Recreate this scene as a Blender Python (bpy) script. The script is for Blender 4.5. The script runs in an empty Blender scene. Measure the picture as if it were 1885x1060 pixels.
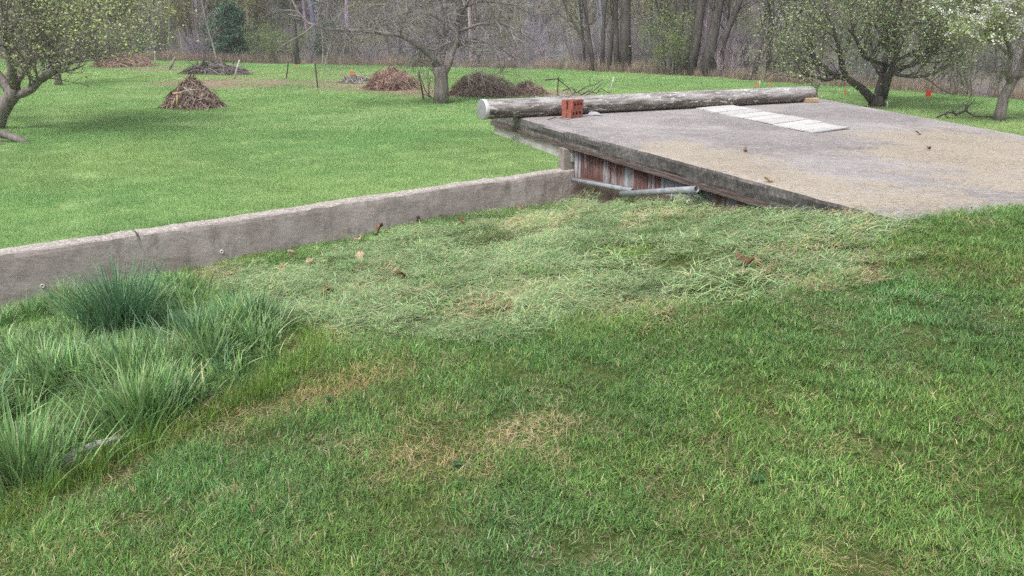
import bpy, math, random
import numpy as np
from mathutils import Vector

# ------------------------------------------------------------------ camera, sky, sun, exposure
scene = bpy.context.scene
C = scene.collection
F_PX, W_PX, H_PX, CAM_Z = 1632.0, 1885.0, 1060.0, 1.55
PITCH = math.atan(505.0 / F_PX)
cam_d = bpy.data.cameras.new("camera")
cam_d.sensor_width = 36.0
cam_d.lens = 36.0 * F_PX / W_PX
cam_d.clip_start = 0.05
cam_d.clip_end = 900.0
cam = bpy.data.objects.new("camera", cam_d)
C.objects.link(cam)
cam.location = (0, 0, CAM_Z)
cam.rotation_euler = (math.pi / 2 - PITCH, 0, 0)
scene.camera = cam

SUN_EL, SUN_AZ = math.radians(58), math.radians(215)     # azimuth clockwise from +Y
world = bpy.data.worlds.new("World")
scene.world = world
world.use_nodes = True
wn, wl = world.node_tree.nodes, world.node_tree.links
sky = wn.new("ShaderNodeTexSky")
sky.sky_type = 'NISHITA'
sky.sun_disc = False
sky.sun_elevation = SUN_EL
sky.sun_rotation = SUN_AZ
sky.air_density = 1.0
sky.dust_density = 6.0
sky.ozone_density = 1.0
hs = wn.new("ShaderNodeHueSaturation")
hs.inputs["Saturation"].default_value = 0.46
wl.new(sky.outputs[0], hs.inputs["Color"])
bgn = wn["Background"]
bgn.inputs["Strength"].default_value = 0.125
wl.new(hs.outputs[0], bgn.inputs["Color"])

sun_d = bpy.data.lights.new("sun", 'SUN')
sun_d.energy = 1.5
sun_d.angle = math.radians(14)
sun_d.color = (1.0, 0.985, 0.965)
sun = bpy.data.objects.new("sun", sun_d)
C.objects.link(sun)
sd = Vector((math.sin(SUN_AZ) * math.cos(SUN_EL), math.cos(SUN_AZ) * math.cos(SUN_EL), math.sin(SUN_EL)))
sun.rotation_euler = sd.to_track_quat('Z', 'Y').to_euler()

scene.view_settings.view_transform = 'Standard'
scene.view_settings.look = 'None'
scene.view_settings.exposure = 0.52
scene.view_settings.gamma = 1.0
scene.view_settings.use_curve_mapping = False
scene.cycles.use_denoising = False
scene.cycles.use_adaptive_sampling = True
scene.cycles.adaptive_threshold = 0.03
scene.cycles.adaptive_min_samples = 56
scene.cycles.max_bounces = 4
scene.cycles.diffuse_bounces = 3
scene.cycles.glossy_bounces = 2
scene.cycles.transmission_bounces = 3
scene.cycles.transparent_max_bounces = 8

rng = np.random.default_rng(7)
random.seed(7)

# ------------------------------------------------------------------ small maths
def ray(u, v):
    x = (u - W_PX / 2) / F_PX
    y = (H_PX / 2 - v) / F_PX
    return (x, math.cos(PITCH) + math.sin(PITCH) * y, -math.sin(PITCH) + math.cos(PITCH) * y)

def at_depth(u, v, Y):
    r = ray(u, v); k = Y / r[1]
    return np.array((r[0] * k, Y, CAM_Z + r[2] * k))

def at_height(u, v, z):
    r = ray(u, v); k = (z - CAM_Z) / r[2]
    return np.array((r[0] * k, r[1] * k, z))

def hit(u, v, zf, z0=0.0):
    z = z0
    for _ in range(30):
        p = at_height(u, v, z)
        z = 0.5 * z + 0.5 * float(zf(p[0], p[1]))
    return at_height(u, v, z)

def project(P):
    P = np.asarray(P, float)
    dx, dy, dz = P[..., 0], P[..., 1], P[..., 2] - CAM_Z
    f = dy * math.cos(PITCH) - dz * math.sin(PITCH)
    up = dy * math.sin(PITCH) + dz * math.cos(PITCH)
    f = np.where(np.abs(f) < 1e-6, 1e-6, f)
    return W_PX / 2 + F_PX * dx / f, H_PX / 2 - F_PX * up / f, f

def _hash(ix, iy, seed):
    n = (ix * 374761393 + iy * 668265263 + seed * 974634777) & 0xffffffff
    n = ((n ^ (n >> 13)) * 1274126177) & 0xffffffff
    return ((n ^ (n >> 16)) & 0xffff) / 65535.0

def vnoise(x, y, seed=0):
    x = np.asarray(x, float); y = np.asarray(y, float)
    ix = np.floor(x).astype(np.int64); iy = np.floor(y).astype(np.int64)
    fx = x - ix; fy = y - iy
    fx = fx * fx * (3 - 2 * fx); fy = fy * fy * (3 - 2 * fy)
    a = _hash(ix, iy, seed); b = _hash(ix + 1, iy, seed)
    c = _hash(ix, iy + 1, seed); d = _hash(ix + 1, iy + 1, seed)
    return (a * (1 - fx) + b * fx) * (1 - fy) + (c * (1 - fx) + d * fx) * fy

def fbm(x, y, seed=0, oct=3):
    s, a, t = 0.0, 0.5, 0.0
    for k in range(oct):
        s = s + a * vnoise(np.asarray(x) * 2 ** k, np.asarray(y) * 2 ** k, seed + 17 * k)
        t += a; a *= 0.5
    return s / t

def smooth(a, b, x):
    t = np.clip((np.asarray(x, float) - a) / (b - a), 0, 1)
    return t * t * (3 - 2 * t)

def in_poly(x, y, poly):
    x = np.asarray(x, float); y = np.asarray(y, float)
    ins = np.zeros(x.shape, bool)
    n = len(poly)
    for i in range(n):
        x0, y0 = poly[i][0], poly[i][1]; x1, y1 = poly[(i + 1) % n][0], poly[(i + 1) % n][1]
        c = ((y0 > y) != (y1 > y)) & (x < (x1 - x0) * (y - y0) / ((y1 - y0) + 1e-12) + x0)
        ins ^= c
    return ins

# ------------------------------------------------------------------ site geometry
SLAB_Z, SLAB_T = 0.44, 0.126
A = np.array((-0.24, 10.79, SLAB_Z)); D = np.array((2.20, 4.90, SLAB_Z))
B = np.array((4.40, 12.88, 0.40)); Cc = np.array((5.80, 6.60, 0.34))
def slab_pt(s, t):
    """s from the far (log) edge to the near edge, t from the left edge to the right edge"""
    s = np.asarray(s)[..., None]; t = np.asarray(t)[..., None]
    return (A * (1 - s) + D * s) * (1 - t) + (B * (1 - s) + Cc * s) * t
def slab_z(x, y):
    """height of the slightly warped slab surface (inverse bilinear)"""
    x = np.asarray(x, float); y = np.asarray(y, float)
    e = A - B - D + Cc; e1 = D - A; e2 = B - A
    det = e1[0] * e2[1] - e1[1] * e2[0]
    s_ = np.zeros(x.shape); t_ = np.zeros(x.shape)
    for _ in range(8):
        px, py = x - A[0] - e[0] * s_ * t_, y - A[1] - e[1] * s_ * t_
        s_, t_ = (px * e2[1] - py * e2[0]) / det, (e1[0] * py - e1[1] * px) / det
        s_ = np.clip(s_, -.6, 1.6); t_ = np.clip(t_, -.6, 1.6)
    s_ = np.clip(s_, -.1, 1.1); t_ = np.clip(t_, -.1, 1.1)
    return A[2] + e1[2] * s_ + e2[2] * t_ + e[2] * s_ * t_
def on_slab(u, v): return hit(u, v, slab_z, SLAB_Z)

WALL_R = np.array((0.56, 8.80)); WALL_L0 = np.array((-3.58, 6.00))
WALL_DIR = (WALL_L0 - WALL_R) / np.linalg.norm(WALL_L0 - WALL_R)
WALL_N = np.array((-WALL_DIR[1], WALL_DIR[0]))              # towards the camera side
if WALL_N[1] > 0: WALL_N = -WALL_N
WALL_LEN = 9.0
def wall_top(l): return 0.055 - 0.0235 * l
def wall_xy(l, d=0.0): return WALL_R + WALL_DIR * l + WALL_N * d

FIELD_Z = -1.45
EDGE_X = np.array((-140, -60, -26, -13, -7, 0, 4.6, 10, 15, 18, 30, 60, 160))
EDGE_Y = np.array((70, 66, 62, 57, 55, 52, 49, 45, 38, 33.5, 26, 18, 8))
def edge_y(x): return np.interp(x, EDGE_X, EDGE_Y)
def field_z(x, y):
    x = np.asarray(x, float); y = np.asarray(y, float)
    d = np.clip(y - edge_y(x) - 4, 0, None)
    d2 = np.minimum(d, 120)
    return (FIELD_Z + 0.16 * (fbm(x / 7, y / 7, 3) - 0.5) * smooth(10, 16, y) + 0.085 * d2 + 0.0011 * d2 * d2
            + 1.2 * (vnoise(x / 18, y / 18, 5) - 0.5) * smooth(6, 30, d))

# raised bank in front of the wall: thin-plate surface through surveyed heights
_cp = np.array([(0, 0, 0.0), (0, 2.2, 0.0), (-2, 0, -.10), (2, 0, .12), (-2.2, 2.6, -.10), (2, 2.5, .22), (4, 3, .40),
                (0.2, 4.0, .07), (2.2, 4.85, .41), (3.0, 5.15, .47), (4.2, 5.6, .47), (6.2, 6.4, .36), (8, 7, .1),
                (1.77, 5.94, .275), (1.475, 6.65, .165), (1.11, 7.53, .005), (0.61, 8.74, -.175), (1.97, 5.49, .36),
                (-1.5, 7.36, -.27), (-3.58, 5.97, -.40), (-6, 4.3, -.5), (-5.5, 1.5, -.4), (0, -4, -.05), (5, -1, .25),
                (9, 2, .2), (-1.6, 4.6, -.14), (0.4, 5.6, .08)])
def _tps(r2): return np.where(r2 > 1e-12, r2 * np.log(r2 + 1e-12), 0.0)
_n = len(_cp)
_K = _tps(((_cp[:, None, :2] - _cp[None, :, :2]) ** 2).sum(-1)) + np.eye(_n) * 0.15
_P = np.hstack([np.ones((_n, 1)), _cp[:, :2]])
_M = np.block([[_K, _P], [_P.T, np.zeros((3, 3))]])
_w = np.linalg.solve(_M, np.concatenate([_cp[:, 2], np.zeros(3)]))
def bank_base(x, y):
    x = np.asarray(x, float); y = np.asarray(y, float)
    sh = x.shape; X = x.ravel(); Y = y.ravel()
    z = _w[_n] + _w[_n + 1] * X + _w[_n + 2] * Y
    for i in range(_n):
        z = z + _w[i] * _tps((X - _cp[i, 0]) ** 2 + (Y - _cp[i, 1]) ** 2)
    return np.clip(z, -0.6, 0.52).reshape(sh)
def px_poly(pts): return [tuple(hit(u, v, bank_base)[:2]) for u, v in pts]
HAY = px_poly([(335, 508), (430, 490), (560, 465), (700, 435), (860, 405), (1056, 352), (1200, 357), (1420, 372), (1660, 406), (1700, 425),
               (1590, 500), (1420, 545), (1220, 565), (1000, 592), (820, 632), (640, 622), (500, 580), (400, 548)])
def hay_mask(x, y):
    o = 0.0
    for k, (ox, oy) in enumerate(((0, 0), (.16, 0), (-.16, 0), (0, .16), (0, -.16), (.1, .12), (-.1, -.12))):
        o = o + in_poly(np.asarray(x) + ox, np.asarray(y) + oy, HAY) / 7.0
    return o
def near_slab(x, y):
    """distance in front of the slab's near edge"""
    dc = (Cc - D)[:2] / np.linalg.norm((Cc - D)[:2]); nd = np.array((dc[1], -dc[0])); nd = -nd if nd[1] > 0 else nd
    return (x - D[0]) * nd[0] + (y - D[1]) * nd[1]
def bank_z(x, y):
    h = hay_mask(x, y)
    rel = -0.06 + 0.13 * (fbm(np.asarray(x) * 3.2 + 0.5 * np.asarray(y), np.asarray(y) * 4.5, 11, 3) - 0.45)
    z = bank_base(x, y) + h * rel + 0.025 * (fbm(np.asarray(x) * 1.6, np.asarray(y) * 1.6, 23, 3) - 0.5)
    dw = (np.asarray(x) - WALL_R[0]) * WALL_N[0] + (np.asarray(y) - WALL_R[1]) * WALL_N[1]
    z = z - 0.06 * smooth(0.8, 0.0, dw)
    # meets the slab's near edge flush
    dd = near_slab(x, y); right = smooth(D[0] - 0.25, D[0] + 0.15, x)
    k = right * smooth(0.45, 0.02, dd)
    z = z * (1 - k) + (slab_z(x, y) - 0.012) * k
    return z - right * 0.12 * smooth(0.0, -0.06, dd)
def on_bank(x, y, m_wall=0.0, m_slab=0.0):
    """inside the bank: in front of the wall, left of the slab's side, in front of its near edge"""
    x = np.asarray(x, float); y = np.asarray(y, float)
    dw = (x - WALL_R[0]) * WALL_N[0] + (y - WALL_R[1]) * WALL_N[1]
    ad = (D - A)[:2] / np.linalg.norm((D - A)[:2]); nl = np.array((ad[1], -ad[0]))
    if nl[0] > 0: nl = -nl
    da = (x - A[0]) * nl[0] + (y - A[1]) * nl[1]
    dc = (Cc - D)[:2] / np.linalg.norm((Cc - D)[:2]); nd = np.array((dc[1], -dc[0]))
    if nd[1] > 0: nd = -nd
    dd = (x - D[0]) * nd[0] + (y - D[1]) * nd[1]
    return (dw > m_wall) & ((da > m_slab) | (dd > m_slab))

# ------------------------------------------------------------------ mesh helpers
def new_mesh(name, verts, faces, mat=None, smooth_shade=False, col=None):
    me = bpy.data.meshes.new(name)
    verts = np.asarray(verts, np.float32)
    if isinstance(faces, np.ndarray):
        n, k = faces.shape
        me.vertices.add(len(verts)); me.vertices.foreach_set("co", verts.ravel())
        me.loops.add(n * k); me.loops.foreach_set("vertex_index", faces.astype(np.int32).ravel())
        me.polygons.add(n); me.polygons.foreach_set("loop_start", np.arange(0, n * k, k, dtype=np.int32))
        me.update(calc_edges=True)
    else:
        me.from_pydata([tuple(map(float, v)) for v in verts], [], [tuple(map(int, f)) for f in faces])
    if col is not None:
        a = me.attributes.new("col", 'FLOAT_COLOR', 'POINT')
        c = np.ones((len(verts), 4), np.float32); c[:, :3] = col
        a.data.foreach_set("color", c.ravel())
    if smooth_shade:
        me.polygons.foreach_set("use_smooth", np.ones(len(me.polygons), bool))
    if mat is not None: me.materials.append(mat)
    me.update()
    return me

def obj(name, me, parent=None, loc=None):
    o = bpy.data.objects.new(name, me)
    C.objects.link(o)
    if parent is not None: o.parent = parent
    if loc is not None: o.location = tuple(map(float, loc))
    return o

def tag(o, label, cat, group=None, kind=None):
    o["label"] = label; o["category"] = cat
    if group: o["group"] = group
    if kind: o["kind"] = kind
    return o

def thing(name, label, cat, loc=(0, 0, 0), group=None):
    o = obj(name, None, None, loc)
    o.empty_display_size = 0.2
    return tag(o, label, cat, group)

def struct(name, me):
    o = obj(name, me); o["kind"] = "structure"; return o

class MB:
    """collects quads, tris and tubes into one mesh"""
    def __init__(s): s.v = []; s.f = []; s.n = 0; s.c = []
    def add(s, verts, faces, col=None):
        verts = np.asarray(verts, float)
        s.v.append(verts); s.f += [tuple(int(i) + s.n for i in f) for f in faces]
        s.c.append(np.tile(np.asarray(col if col is not None else (1, 1, 1), float), (len(verts), 1)) if np.ndim(col) < 2 else col)
        s.n += len(verts)
    def box(s, c, size, ax=None, col=None, jit=0.0):
        ax = np.eye(3) if ax is None else np.asarray(ax)
        h = np.asarray(size) / 2
        sg = np.array([(-1, -1, -1), (1, -1, -1), (1, 1, -1), (-1, 1, -1), (-1, -1, 1), (1, -1, 1), (1, 1, 1), (-1, 1, 1)], float)
        v = np.asarray(c) + (sg * h) @ ax
        if jit: v = v + rng.normal(0, jit, v.shape)
        s.add(v, [(0, 3, 2, 1), (4, 5, 6, 7), (0, 1, 5, 4), (1, 2, 6, 5), (2, 3, 7, 6), (3, 0, 4, 7)], col)
    def tube(s, pts, rad, sides=5, col=None, cap=True):
        pts = np.asarray(pts, float); n = len(pts)
        rad = np.broadcast_to(np.asarray(rad, float), (n,))
        t = np.gradient(pts, axis=0); t /= np.linalg.norm(t, axis=1)[:, None] + 1e-9
        ref = np.array((0.31, 0.95, 0.05)) if abs(t[0] @ np.array((0.31, 0.95, 0.05))) < 0.9 else np.array((1, 0, 0.0))
        a = np.cross(t, ref); a /= np.linalg.norm(a, axis=1)[:, None] + 1e-9
        b = np.cross(t, a)
        th = np.arange(sides) * 2 * math.pi / sides
        v = pts[:, None, :] + rad[:, None, None] * (np.cos(th)[None, :, None] * a[:, None, :] + np.sin(th)[None, :, None] * b[:, None, :])
        f = []
        for i in range(n - 1):
            for k in range(sides):
                k2 = (k + 1) % sides
                f.append((i * sides + k, i * sides + k2, (i + 1) * sides + k2, (i + 1) * sides + k))
        if cap:
            f.append(tuple(range(sides))[::-1]); f.append(tuple((n - 1) * sides + k for k in range(sides)))
        s.add(v.reshape(-1, 3), f, col)
    def mesh(s, name, mat=None, smooth_shade=False, col=False):
        v = np.concatenate(s.v) if s.v else np.zeros((0, 3))
        return new_mesh(name, v, s.f, mat, smooth_shade, np.concatenate(s.c) if col else None)

def quads_mesh(name, v4, mat, cols):
    """v4 (N,4,3) separate quads"""
    n = len(v4)
    return new_mesh(name, v4.reshape(-1, 3), np.arange(4 * n).reshape(n, 4), mat, False, np.repeat(cols, 4, axis=0))

# ------------------------------------------------------------------ materials
def mat_new(name, rough=0.8, spec=0.3):
    m = bpy.data.materials.new(name); m.use_nodes = True
    nt = m.node_tree
    b = nt.nodes["Principled BSDF"]
    b.inputs["Roughness"].default_value = rough
    b.inputs["Specular IOR Level"].default_value = spec
    return m, nt, b
def N(nt, typ, **kw):
    n = nt.nodes.new(typ)
    for k, v in kw.items():
        if k.startswith("i_"): n.inputs[k[2:]].default_value = v
        else: setattr(n, k, v)
    return n
def coords(nt, kind="Object", scale=(1, 1, 1), rot=(0, 0, 0)):
    t = N(nt, "ShaderNodeTexCoord"); mp = N(nt, "ShaderNodeMapping")
    mp.inputs["Scale"].default_value = scale; mp.inputs["Rotation"].default_value = rot
    nt.links.new(t.outputs[kind], mp.inputs["Vector"])
    return mp.outputs[0]
def wpos(nt, scale=(1, 1, 1)):
    t = N(nt, "ShaderNodeNewGeometry"); mp = N(nt, "ShaderNodeMapping")
    mp.inputs["Scale"].default_value = scale
    nt.links.new(t.outputs["Position"], mp.inputs["Vector"])
    return mp.outputs[0]
def noise_n(nt, vec, scale, detail=4, rough=0.6, dist=0.0):
    n = N(nt, "ShaderNodeTexNoise")
    n.inputs["Scale"].default_value = scale; n.inputs["Detail"].default_value = detail
    n.inputs["Roughness"].default_value = rough; n.inputs["Distortion"].default_value = dist
    nt.links.new(vec, n.inputs["Vector"])
    return n.outputs["Fac"]
def ramp(nt, fac, stops):
    r = N(nt, "ShaderNodeValToRGB")
    el = r.color_ramp.elements
    while len(el) < len(stops): el.new(0.5)
    for e, (p, c) in zip(el, stops):
        e.position = p; e.color = (*c, 1) if len(c) == 3 else c
    nt.links.new(fac, r.inputs[0])
    return r.outputs[0]
def mix(nt, fac, a, b, mode='MIX'):
    m = N(nt, "ShaderNodeMix", data_type='RGBA', blend_type=mode)
    for s, v in ((0, fac), (6, a), (7, b)):
        if isinstance(v, (int, float)): m.inputs[s].default_value = v
        elif isinstance(v, tuple): m.inputs[s].default_value = (*v, 1)
        else: nt.links.new(v, m.inputs[s])
    return m.outputs[2]
def fmath(nt, op, a, b=0.0):
    m = N(nt, "ShaderNodeMath", operation=op)
    for s, v in ((0, a), (1, b)):
        if isinstance(v, (int, float)): m.inputs[s].default_value = v
        else: nt.links.new(v, m.inputs[s])
    return m.outputs[0]
def bump(nt, b, h, strength=0.5, dist=0.01):
    n = N(nt, "ShaderNodeBump"); n.inputs["Strength"].default_value = strength; n.inputs["Distance"].default_value = dist
    nt.links.new(h, n.inputs["Height"]); nt.links.new(n.outputs[0], b.inputs["Normal"])
def thr(lo, hi): return [(lo, (0, 0, 0)), (hi, (1, 1, 1))]

def mat_blade(name, trans=0.3, rough=0.55, spec=0.25, tinted=True, var=(0.75, 1.2), vscale=1.3):
    m, nt, b = mat_new(name, rough, spec)
    at = N(nt, "ShaderNodeAttribute", attribute_name="col")
    c = at.outputs["Color"]
    if tinted:
        ti = N(nt, "ShaderNodeAttribute", attribute_name="tint", attribute_type='INSTANCER')
        c = mix(nt, 1.0, c, ti.outputs["Color"], 'MULTIPLY')
    nz = noise_n(nt, wpos(nt), vscale, 4)
    c = mix(nt, 1.0, c, ramp(nt, nz, [(0.3, (var[0],) * 3), (0.7, (var[1],) * 3)]), 'MULTIPLY')
    if spec < 0.3:
        nt.nodes.remove(b); b = N(nt, "ShaderNodeBsdfDiffuse"); nt.links.new(c, b.inputs["Color"])
    else:
        nt.links.new(c, b.inputs["Base Color"])
    tr = N(nt, "ShaderNodeBsdfTranslucent"); nt.links.new(c, tr.inputs["Color"])
    mx = N(nt, "ShaderNodeMixShader"); mx.inputs[0].default_value = trans
    nt.links.new(b.outputs[0], mx.inputs[1]); nt.links.new(tr.outputs[0], mx.inputs[2])
    nt.links.new(mx.outputs[0], nt.nodes["Material Output"].inputs["Surface"])
    return m

def mat_bark(name, c1, c2, scale=9.0, tinted=False):
    m, nt, b = mat_new(name, 0.9, 0.15)
    v = coords(nt, "Object", (1, 1, 0.25))
    n1 = noise_n(nt, v, scale, 5, 0.65)
    c = ramp(nt, n1, [(0.32, c1), (0.68, c2)])
    if tinted:
        ti = N(nt, "ShaderNodeAttribute", attribute_name="tint", attribute_type='INSTANCER')
        c = mix(nt, 1.0, c, ti.outputs["Color"], 'MULTIPLY')
    nt.links.new(c, b.inputs["Base Color"])
    bump(nt, b, n1, 0.8, 0.02)
    return m

def mat_simple(name, c1, c2, scale=6.0, rough=0.8, spec=0.3, stretch=(1, 1, 1), bmp=0.3, metal=0.0):
    m, nt, b = mat_new(name, rough, spec)
    n1 = noise_n(nt, coords(nt, "Object", stretch), scale, 5, 0.6)
    nt.links.new(ramp(nt, n1, [(0.3, c1), (0.7, c2)]), b.inputs["Base Color"])
    b.inputs["Metallic"].default_value = metal
    bump(nt, b, n1, bmp, 0.01)
    return m

M = {}
M["blade"] = mat_blade("grass_blade")
M["field_blade"] = mat_blade("field_grass_blade", var=(0.85, 1.12), vscale=0.25)
M["tall_blade"] = mat_blade("tall_grass_blade", trans=0.28, rough=0.45, spec=0.35)
M["hay"] = mat_blade("cut_grass_blade", trans=0.15, rough=0.7, spec=0.15, var=(0.8, 1.15), vscale=2.2)
M["leaf"] = mat_blade("tree_leaf", trans=0.35, tinted=False, var=(0.8, 1.15), vscale=0.8)
M["wood_leaf"] = mat_blade("woodland_bud", trans=0.3, var=(0.8, 1.15), vscale=0.3)
M["petal"] = mat_blade("blossom_petal", trans=0.25, tinted=False, var=(0.95, 1.05))
M["bark_apple"] = mat_bark("apple_bark", (0.12, 0.10, 0.095), (0.29, 0.26, 0.25))
M["bark_grey"] = mat_bark("grey_bark", (0.12, 0.10, 0.095), (0.30, 0.265, 0.26))
M["bark_dark"] = mat_bark("dark_bark", (0.055, 0.048, 0.046), (0.135, 0.118, 0.112), 6)
M["bark_pale"] = mat_bark("pale_bark", (0.24, 0.22, 0.20), (0.48, 0.45, 0.42), 6)
M["birch"] = mat_bark("birch_bark", (0.55, 0.53, 0.50), (0.80, 0.79, 0.77), 3)
M["twig_silver"] = mat_bark("silver_twig", (0.17, 0.15, 0.15), (0.36, 0.33, 0.33), 3)
M["twig_wood"] = mat_bark("woodland_twig", (0.23, 0.215, 0.24), (0.37, 0.35, 0.385), 1.5, True)
M["brush"] = mat_bark("brush_stick", (0.15, 0.105, 0.09), (0.42, 0.32, 0.27), 5)
M["brush_red"] = mat_bark("reddish_stick", (0.22, 0.125, 0.10), (0.50, 0.36, 0.31), 5)
M["stick_pale"] = mat_simple("peeled_stick", (0.50, 0.34, 0.19), (0.66, 0.50, 0.33), 8)
M["brush_core"] = mat_simple("brush_litter", (0.06, 0.042, 0.036), (0.16, 0.12, 0.10), 8)
M["dark_dead"] = mat_bark("dark_dead_branch", (0.05, 0.042, 0.042), (0.15, 0.13, 0.125), 5)
M["needle"] = mat_blade("evergreen_needle", trans=0.1, tinted=False, rough=0.6, var=(0.7, 1.2), vscale=1.2)

def mat_concrete_wall():
    m, nt, b = mat_new("wall_concrete", 0.9, 0.2)
    v = wpos(nt)
    base = ramp(nt, noise_n(nt, v, 2.2, 5, 0.6), [(0.3, (0.31, 0.262, 0.255)), (0.5, (0.44, 0.382, 0.372)), (0.72, (0.57, 0.51, 0.50))])
    st = noise_n(nt, wpos(nt, (3.0, 3.0, 0.8)), 3.0, 4, 0.6)
    c = mix(nt, ramp(nt, st, thr(0.54, 0.76)), base, (0.23, 0.195, 0.185))
    c = mix(nt, fmath(nt, 'MULTIPLY', ramp(nt, noise_n(nt, v, 22, 4, 0.7), thr(0.56, 0.66)), 0.4), c, (0.40, 0.37, 0.35))
    c = mix(nt, fmath(nt, 'MULTIPLY', ramp(nt, noise_n(nt, v, 55, 3, 0.7), thr(0.62, 0.70)), 0.6), c, (0.10, 0.085, 0.08))
    # the weathered pale gritty top
    g = N(nt, "ShaderNodeNewGeometry"); sp = N(nt, "ShaderNodeSeparateXYZ"); nt.links.new(g.outputs["Normal"], sp.inputs[0])
    topc = ramp(nt, noise_n(nt, v, 38, 4, 0.75), [(0.36, (0.22, 0.195, 0.175)), (0.5, (0.42, 0.385, 0.355)), (0.66, (0.56, 0.53, 0.50))])
    c = mix(nt, ramp(nt, sp.outputs[2], thr(0.35, 0.7)), c, topc)
    nt.links.new(c, b.inputs["Base Color"])
    bump(nt, b, fmath(nt, 'ADD', noise_n(nt, v, 40, 6, 0.7), noise_n(nt, v, 9, 3, 0.6)), 0.45, 0.008)
    return m
M["wall"] = mat_concrete_wall()

def mat_slab():
    m, nt, b = mat_new("slab_concrete", 0.85, 0.25)
    v = wpos(nt)
    vs = wpos(nt, (1.0, 1.0, 1.0))
    base = ramp(nt, noise_n(nt, vs, 1.1, 6, 0.62, 0.6), [(0.30, (0.205, 0.187, 0.187)), (0.5, (0.29, 0.268, 0.27)), (0.72, (0.42, 0.395, 0.395))])
    # dusty tan patches, as the attribute dust marks them
    at = N(nt, "ShaderNodeAttribute", attribute_name="dust")
    dn = noise_n(nt, v, 3.5, 6, 0.72)
    df = fmath(nt, 'MULTIPLY', ramp(nt, fmath(nt, 'ADD', fmath(nt, 'ADD', fmath(nt, 'MULTIPLY', at.outputs["Fac"], 0.55), dn), fmath(nt, 'MULTIPLY', noise_n(nt, v, 28, 4, 0.75), 0.6)), thr(0.92, 1.30)), 0.75)
    c = mix(nt, df, base, (0.42, 0.365, 0.28))
    # pale scour marks and grit
    c = mix(nt, fmath(nt, 'MULTIPLY', ramp(nt, noise_n(nt, wpos(nt, (5, 9, 5)), 3.0, 5, 0.7), thr(0.52, 0.68)), 0.7), c, (0.52, 0.495, 0.49))
    c = mix(nt, fmath(nt, 'MULTIPLY', ramp(nt, noise_n(nt, v, 60, 3, 0.7), thr(0.58, 0.68)), 0.6), c, (0.50, 0.47, 0.43))
    c = mix(nt, fmath(nt, 'MULTIPLY', ramp(nt, noise_n(nt, v, 34, 4, 0.7), thr(0.57, 0.70)), 0.5), c, (0.11, 0.10, 0.095))
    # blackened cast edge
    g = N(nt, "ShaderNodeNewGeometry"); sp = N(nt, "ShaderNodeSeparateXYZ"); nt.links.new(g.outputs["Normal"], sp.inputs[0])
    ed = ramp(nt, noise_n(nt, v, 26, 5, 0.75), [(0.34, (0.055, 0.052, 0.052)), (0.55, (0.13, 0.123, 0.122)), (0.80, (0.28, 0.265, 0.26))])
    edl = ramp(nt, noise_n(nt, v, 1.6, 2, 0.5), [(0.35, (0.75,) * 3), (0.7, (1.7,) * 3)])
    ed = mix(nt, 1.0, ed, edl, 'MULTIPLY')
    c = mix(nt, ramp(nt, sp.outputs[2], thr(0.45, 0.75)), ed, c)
    nt.links.new(c, b.inputs["Base Color"])
    bump(nt, b, fmath(nt, 'ADD', noise_n(nt, v, 45, 6, 0.75), noise_n(nt, v, 6, 3, 0.6)), 0.4, 0.008)
    return m
M["slab"] = mat_slab()

def mat_pole():
    m, nt, b = mat_new("weathered_pole_wood", 0.85, 0.25)
    v = coords(nt, "Object", (0.7, 6, 6))           # x runs along the pole
    g = noise_n(nt, v, 3.2, 7, 0.7)
    c = ramp(nt, g, [(0.32, (0.11, 0.095, 0.09)), (0.44, (0.27, 0.25, 0.245)), (0.54, (0.42, 0.405, 0.40)), (0.72, (0.60, 0.585, 0.58))])
    # brown-black tone with uneven edges, stronger towards the underside
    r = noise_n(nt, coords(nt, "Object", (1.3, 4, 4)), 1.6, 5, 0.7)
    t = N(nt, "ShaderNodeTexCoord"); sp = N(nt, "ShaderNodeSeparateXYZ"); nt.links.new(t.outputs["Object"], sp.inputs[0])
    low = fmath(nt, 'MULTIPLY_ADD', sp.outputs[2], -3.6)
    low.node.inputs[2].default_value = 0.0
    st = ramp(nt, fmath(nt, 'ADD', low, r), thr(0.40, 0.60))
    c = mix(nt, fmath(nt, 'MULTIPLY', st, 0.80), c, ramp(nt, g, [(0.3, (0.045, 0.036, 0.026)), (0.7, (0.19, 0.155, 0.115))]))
    # flaking white paint
    pw = noise_n(nt, coords(nt, "Object", (4, 12, 12)), 2.2, 5, 0.75)
    c = mix(nt, ramp(nt, pw, thr(0.575, 0.60)), c, (0.68, 0.67, 0.65))
    # fine checks
    ck = noise_n(nt, coords(nt, "Object", (0.5, 28, 28)), 3.0, 3, 0.6)
    c = mix(nt, fmath(nt, 'MULTIPLY', ramp(nt, ck, thr(0.60, 0.66)), 0.7), c, (0.06, 0.05, 0.045))
    nt.links.new(c, b.inputs["Base Color"])
    bump(nt, b, fmath(nt, 'ADD', g, fmath(nt, 'MULTIPLY', ck, -0.8)), 0.6, 0.015)
    return m
M["pole"] = mat_pole()

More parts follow.
